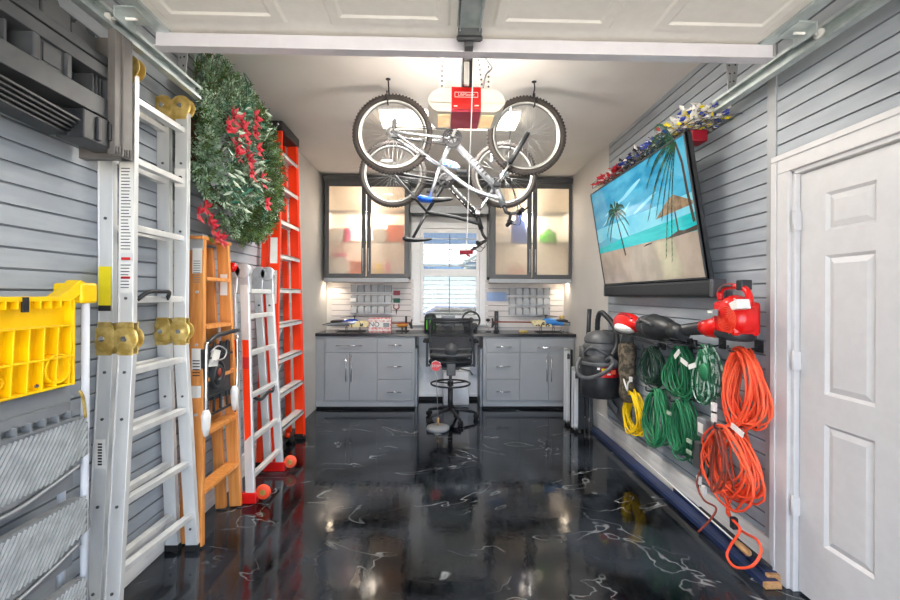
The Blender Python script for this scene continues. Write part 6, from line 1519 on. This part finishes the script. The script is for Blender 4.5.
    MB().box(dpt - Vector((.02, .008, .02)), dpt + Vector((.015, .008, .02))).cyl(dpt + Vector((0, -.012, .018)), dpt + Vector((0, .012, .018)), .014, n=12).bar(dpt, rear + Vector((.01, -.05, .01)), .012, .012, (0, 1, 0)).build('derailleur', 'dgrey', t_)
    # handlebar
    hs2 = hb2 - (ht - hb2) * .1; hbp = P_(*fr['bar'])
    MB().tube([hs2, hs2 + (hs2 - ht).normalized() * .05, hbp], .014, 8).build('stem', 'black', t_)
    MB().tube(smooth_path([hbp + Vector((fr['bdx'], -.28, fr['bdz'])), hbp + Vector((fr['bdx'] * .5, -.12, fr['bdz'] * .5)), hbp, hbp + Vector((fr['bdx'] * .5, .12, fr['bdz'] * .5)), hbp + Vector((fr['bdx'], .28, fr['bdz']))], 5), .011, 8).build('handlebar', 'black', t_)
    for s_ in (-1, 1):
        g0 = hbp + Vector((fr['bdx'], s_ * .20, fr['bdz'])); MB().cyl(g0, g0 + Vector((fr['bdx'] * .15, s_ * .11, 0)), .016, n=12).build('grip', 'blackm', t_)
        MB().tube([g0 + Vector((0, 0, .0)), g0 + Vector((.03, s_ * .01, .015)), g0 + Vector((.045, s_ * .09, .02))], .005, 6).box(g0 - Vector((.015, .012, .012)), g0 + Vector((.02, .012, .02))).build('brake_lever', 'ink', t_)
        MB().tube(smooth_path([g0, g0 + Vector((.07, -s_ * .08, -.02)), hs2 + Vector((.09, s_ * .02, .05)), ht.lerp(front, .3) + Vector((.02, 0, 0))], 6), .003, 5).build('brake_cable', 'ink', t_)
    # rim brakes
    for cc, other in ((rear, st), (front, ht)):
        d = (other - cc).normalized(); c = cc + d * (Rw - .03)
        MB().box(c + Vector((-.012, -.045, -.02)), c + Vector((.012, -.02, .03))).box(c + Vector((-.012, .02, -.02)), c + Vector((.012, .045, .03))).build('rim_brake', 'dgrey', t_)
    # ceiling hooks, one for each wheel
    for k, c in enumerate(hubs):
        x = fr['hooks'][k]; hx0 = P_(x, 100).x; dz_ = math.sqrt(max(0, (Rw - .02) ** 2 - (hx0 - c.x) ** 2)); zt = c.z + dz_
        h_ = thing('ceiling_hook', 'black ceiling hook holding the %s wheel of the %s bicycle' % (('rear', 'front')[k], fr['which']), 'hook', (hx0, Y, ZC))
        MB().tube(smooth_path([(hx0, Y + .0, ZC - .001), (hx0 + .004, Y + .0, ZC - .05), (hx0 + .002, Y + .034, min(zt + .05, ZC - .06)), (hx0, Y + .036, zt - .0), (hx0, Y + .02, zt - .042), (hx0, Y - .0, zt - .05), (hx0, Y - .028, zt - .04), (hx0 - .004, Y - .036, zt + .03)], 5), .0055, 8).build('hook_rod', 'ink', h_)
        MB().lathe((hx0, Y, ZC), (0, 0, -1), [(.018, 0.0005), (.018, .004), (.001, .006)], 12).build('ceiling_washer', 'ink', h_)
    return t_
Y1, Y2 = 3.12, 3.95
bike('silver bicycle hung upside down nearest the opener with blue and black saddle', Y1, [(392.7, 134.5), (526.5, 136)], 40 * Y1 / F,
     dict(bb=(452, 140), seat_top=(440, 166), head_hi=(496, 186), head_lo=(503, 204), saddle=(430, 200), saddle_len=.26, saddle_dir=1, crank=1.15, bar=(511, 214), bdx=.02, bdz=-.03, hooks=(388, 534), dr=.026, tr=.016, sag=-.03, which='nearer'), 'silverp', 'blue', 'black', ('MONTANA', .045, 'ink', True) if False else None)
bike('black and silver bicycle hung upside down behind the silver one', Y2, [(393, 174), (504, 175)], 33.5 * Y2 / F,
     dict(bb=(446, 182), seat_top=(427, 212), head_hi=(477, 214), head_lo=(481, 228), saddle=(413, 240), saddle_len=.27, saddle_dir=1, crank=.4, bar=(487, 240), bdx=-.10, bdz=-.06, hooks=(397, 510), dr=.03, tr=.018, sag=.03, bentpost=True, which='farther'), 'black', 'black', 'silverp', ('MONGOOSE', .072, 'tag', True))
wb = thing('water_bottle', 'small blue and white printed bottle strapped to the silver bicycle', 'bottle', W(450, 164, Y=3.1))
p0, p1 = W(443, 162, Y=Y1 - .05), W(458, 167, Y=Y1 - .05)
MB().tube([p0, p0.lerp(p1, .1), p0.lerp(p1, .8), p1], [.02, .027, .027, .018], 14).build('bottle_body', mat('blue_print', '#2f73b8', .4, color2='#d9e2ea', nscale=60), wb)
MB().cyl(p1, p1.lerp(p0, -.14), .013, n=12).build('cap', 'silverp', wb)

# ================================================================== LIGHT
w = bpy.data.worlds.new('world'); bpy.context.scene.world = w; w.use_nodes = True
nt = w.node_tree; N = nt.nodes; L = nt.links; bg = N['Background']
tc = N.new('ShaderNodeTexCoord'); sp2 = N.new('ShaderNodeSeparateXYZ'); L.new(tc.outputs['Generated'], sp2.inputs[0])
r = N.new('ShaderNodeValToRGB'); e = r.color_ramp.elements; e[0].position = .50; e[0].color = hx('#f2f1ee'); e[1].position = .85; e[1].color = hx('#e9ebed')
mr = N.new('ShaderNodeMapRange'); mr.inputs['From Min'].default_value = -1; L.new(sp2.outputs['Z'], mr.inputs['Value']); L.new(mr.outputs[0], r.inputs['Fac'])
e2 = r.color_ramp.elements.new(.532); e2.color = hx('#9cc4f4')
e3 = r.color_ramp.elements.new(.68); e3.color = hx('#e4e9ef')
n = N.new('ShaderNodeTexNoise'); n.inputs['Scale'].default_value = 6; n.inputs['Detail'].default_value = 5; mp = N.new('ShaderNodeMapping'); mp.inputs['Scale'].default_value = (1, 1, 3.5); L.new(tc.outputs['Generated'], mp.inputs[0]); L.new(mp.outputs[0], n.inputs['Vector'])
r2 = N.new('ShaderNodeValToRGB'); r2.color_ramp.elements[0].position = .57; r2.color_ramp.elements[0].color = (0, 0, 0, 1); r2.color_ramp.elements[1].position = .70; r2.color_ramp.elements[1].color = (.9, .9, .9, 1); L.new(n.outputs['Fac'], r2.inputs[0])
mx = N.new('ShaderNodeMixRGB'); L.new(r2.outputs[0], mx.inputs[0]); L.new(r.outputs[0], mx.inputs[1]); mx.inputs[2].default_value = (1, 1, 1, 1); L.new(mx.outputs[0], bg.inputs[0]); bg.inputs[1].default_value = 1.0
mr2 = N.new('ShaderNodeMapRange'); mr2.inputs['From Min'].default_value = -.5; mr2.inputs['From Max'].default_value = .15; mr2.inputs['To Min'].default_value = WFRONT; mr2.inputs['To Max'].default_value = WBACK
L.new(sp2.outputs['Y'], mr2.inputs['Value']); L.new(mr2.outputs[0], bg.inputs[1])
def area(name, loc, rot, sx, sy, power, col=(1, 1, 1)):
    l = bpy.data.lights.new(name, 'AREA'); l.shape = 'RECTANGLE'; l.size = sx; l.size_y = sy; l.energy = power; l.color = col
    o = bpy.data.objects.new(name, l); C.objects.link(o); o.location = loc; o.rotation_euler = rot; return o
# fluorescent fixture and pucks are the garage's lamps; second ceiling fixture is added fill
area('fixture_light', ((lx0 + lx1) / 2, 3.75, ZC - .09), (0, 0, 0), 1.2, .3, LFIX, (1, .96, .9))
fill_cl = thing('ceiling_light', 'added fluorescent fill light, unseen above the raised garage door edge', 'ceiling light', (.12, 2.42, ZC))  # unseen fixture added to brighten the front of the room
MB().box((-.5, 2.24, ZC - .02), (.75, 2.58, ZC - .001)).build('housing', 'white', fill_cl, bevel=.003)
MB().prism([(2.25, ZC - .02), (2.57, ZC - .02), (2.53, ZC - .075), (2.29, ZC - .075)], 'x', -.49, .74).build('diffuser', 'lit', fill_cl, bevel=.008)
area('fixture_light', (.12, 2.41, ZC - .09), (0, 0, 0), 1.2, .3, LFILL, (1, .96, .9))  # fill light of the added fixture
sl = bpy.data.lights.new('sun', 'SUN'); sl.energy = SUN; sl.angle = .02; sl.color = (1, .95, .88)
so = bpy.data.objects.new('sun', sl); C.objects.link(so); so.rotation_euler = (math.radians(-28), math.radians(-22), 0)
for x in (W(331, 285, Y=5.78).x, W(565, 285, Y=5.78).x):
    l = bpy.data.lights.new('puck', 'SPOT'); l.energy = 3.5; l.spot_size = 2.3; l.spot_blend = .6; l.color = (1, .86, .68); l.shadow_soft_size = .03
    o = bpy.data.objects.new('puck_lamp', l); C.objects.link(o); o.location = (x, 5.78, ZU0 - .02)
for x in ((ux0 + ux1) / 2, (vx0 + vx1) / 2):
    l = bpy.data.lights.new('cabinet_glow', 'POINT'); l.energy = 6; l.color = (1, .93, .84); l.shadow_soft_size = .12
    o = bpy.data.objects.new('cabinet_lamp_light', l); C.objects.link(o); o.location = (x, YU + .15, ZU1 - .52)
for s_ in (-1, 1):
    l = bpy.data.lights.new('opener_bulb', 'POINT'); l.energy = LBULB; l.color = (1, .93, .84); l.shadow_soft_size = .05
    o = bpy.data.objects.new('opener_bulb', l); C.objects.link(o); o.location = (cxo + s_ * .12, OY + .42, 2.48)
    bb_ = MB().ell((cxo + s_ * .12, OY + .30, 2.50), (.03, .045, .03), 14, 8).build('light_bulb', 'tag', op)
vs_ = bpy.context.scene.view_settings; vs_.view_transform = 'Standard'; vs_.look = 'None'; vs_.exposure = EXPO; vs_.gamma = 1; vs_.use_curve_mapping = False
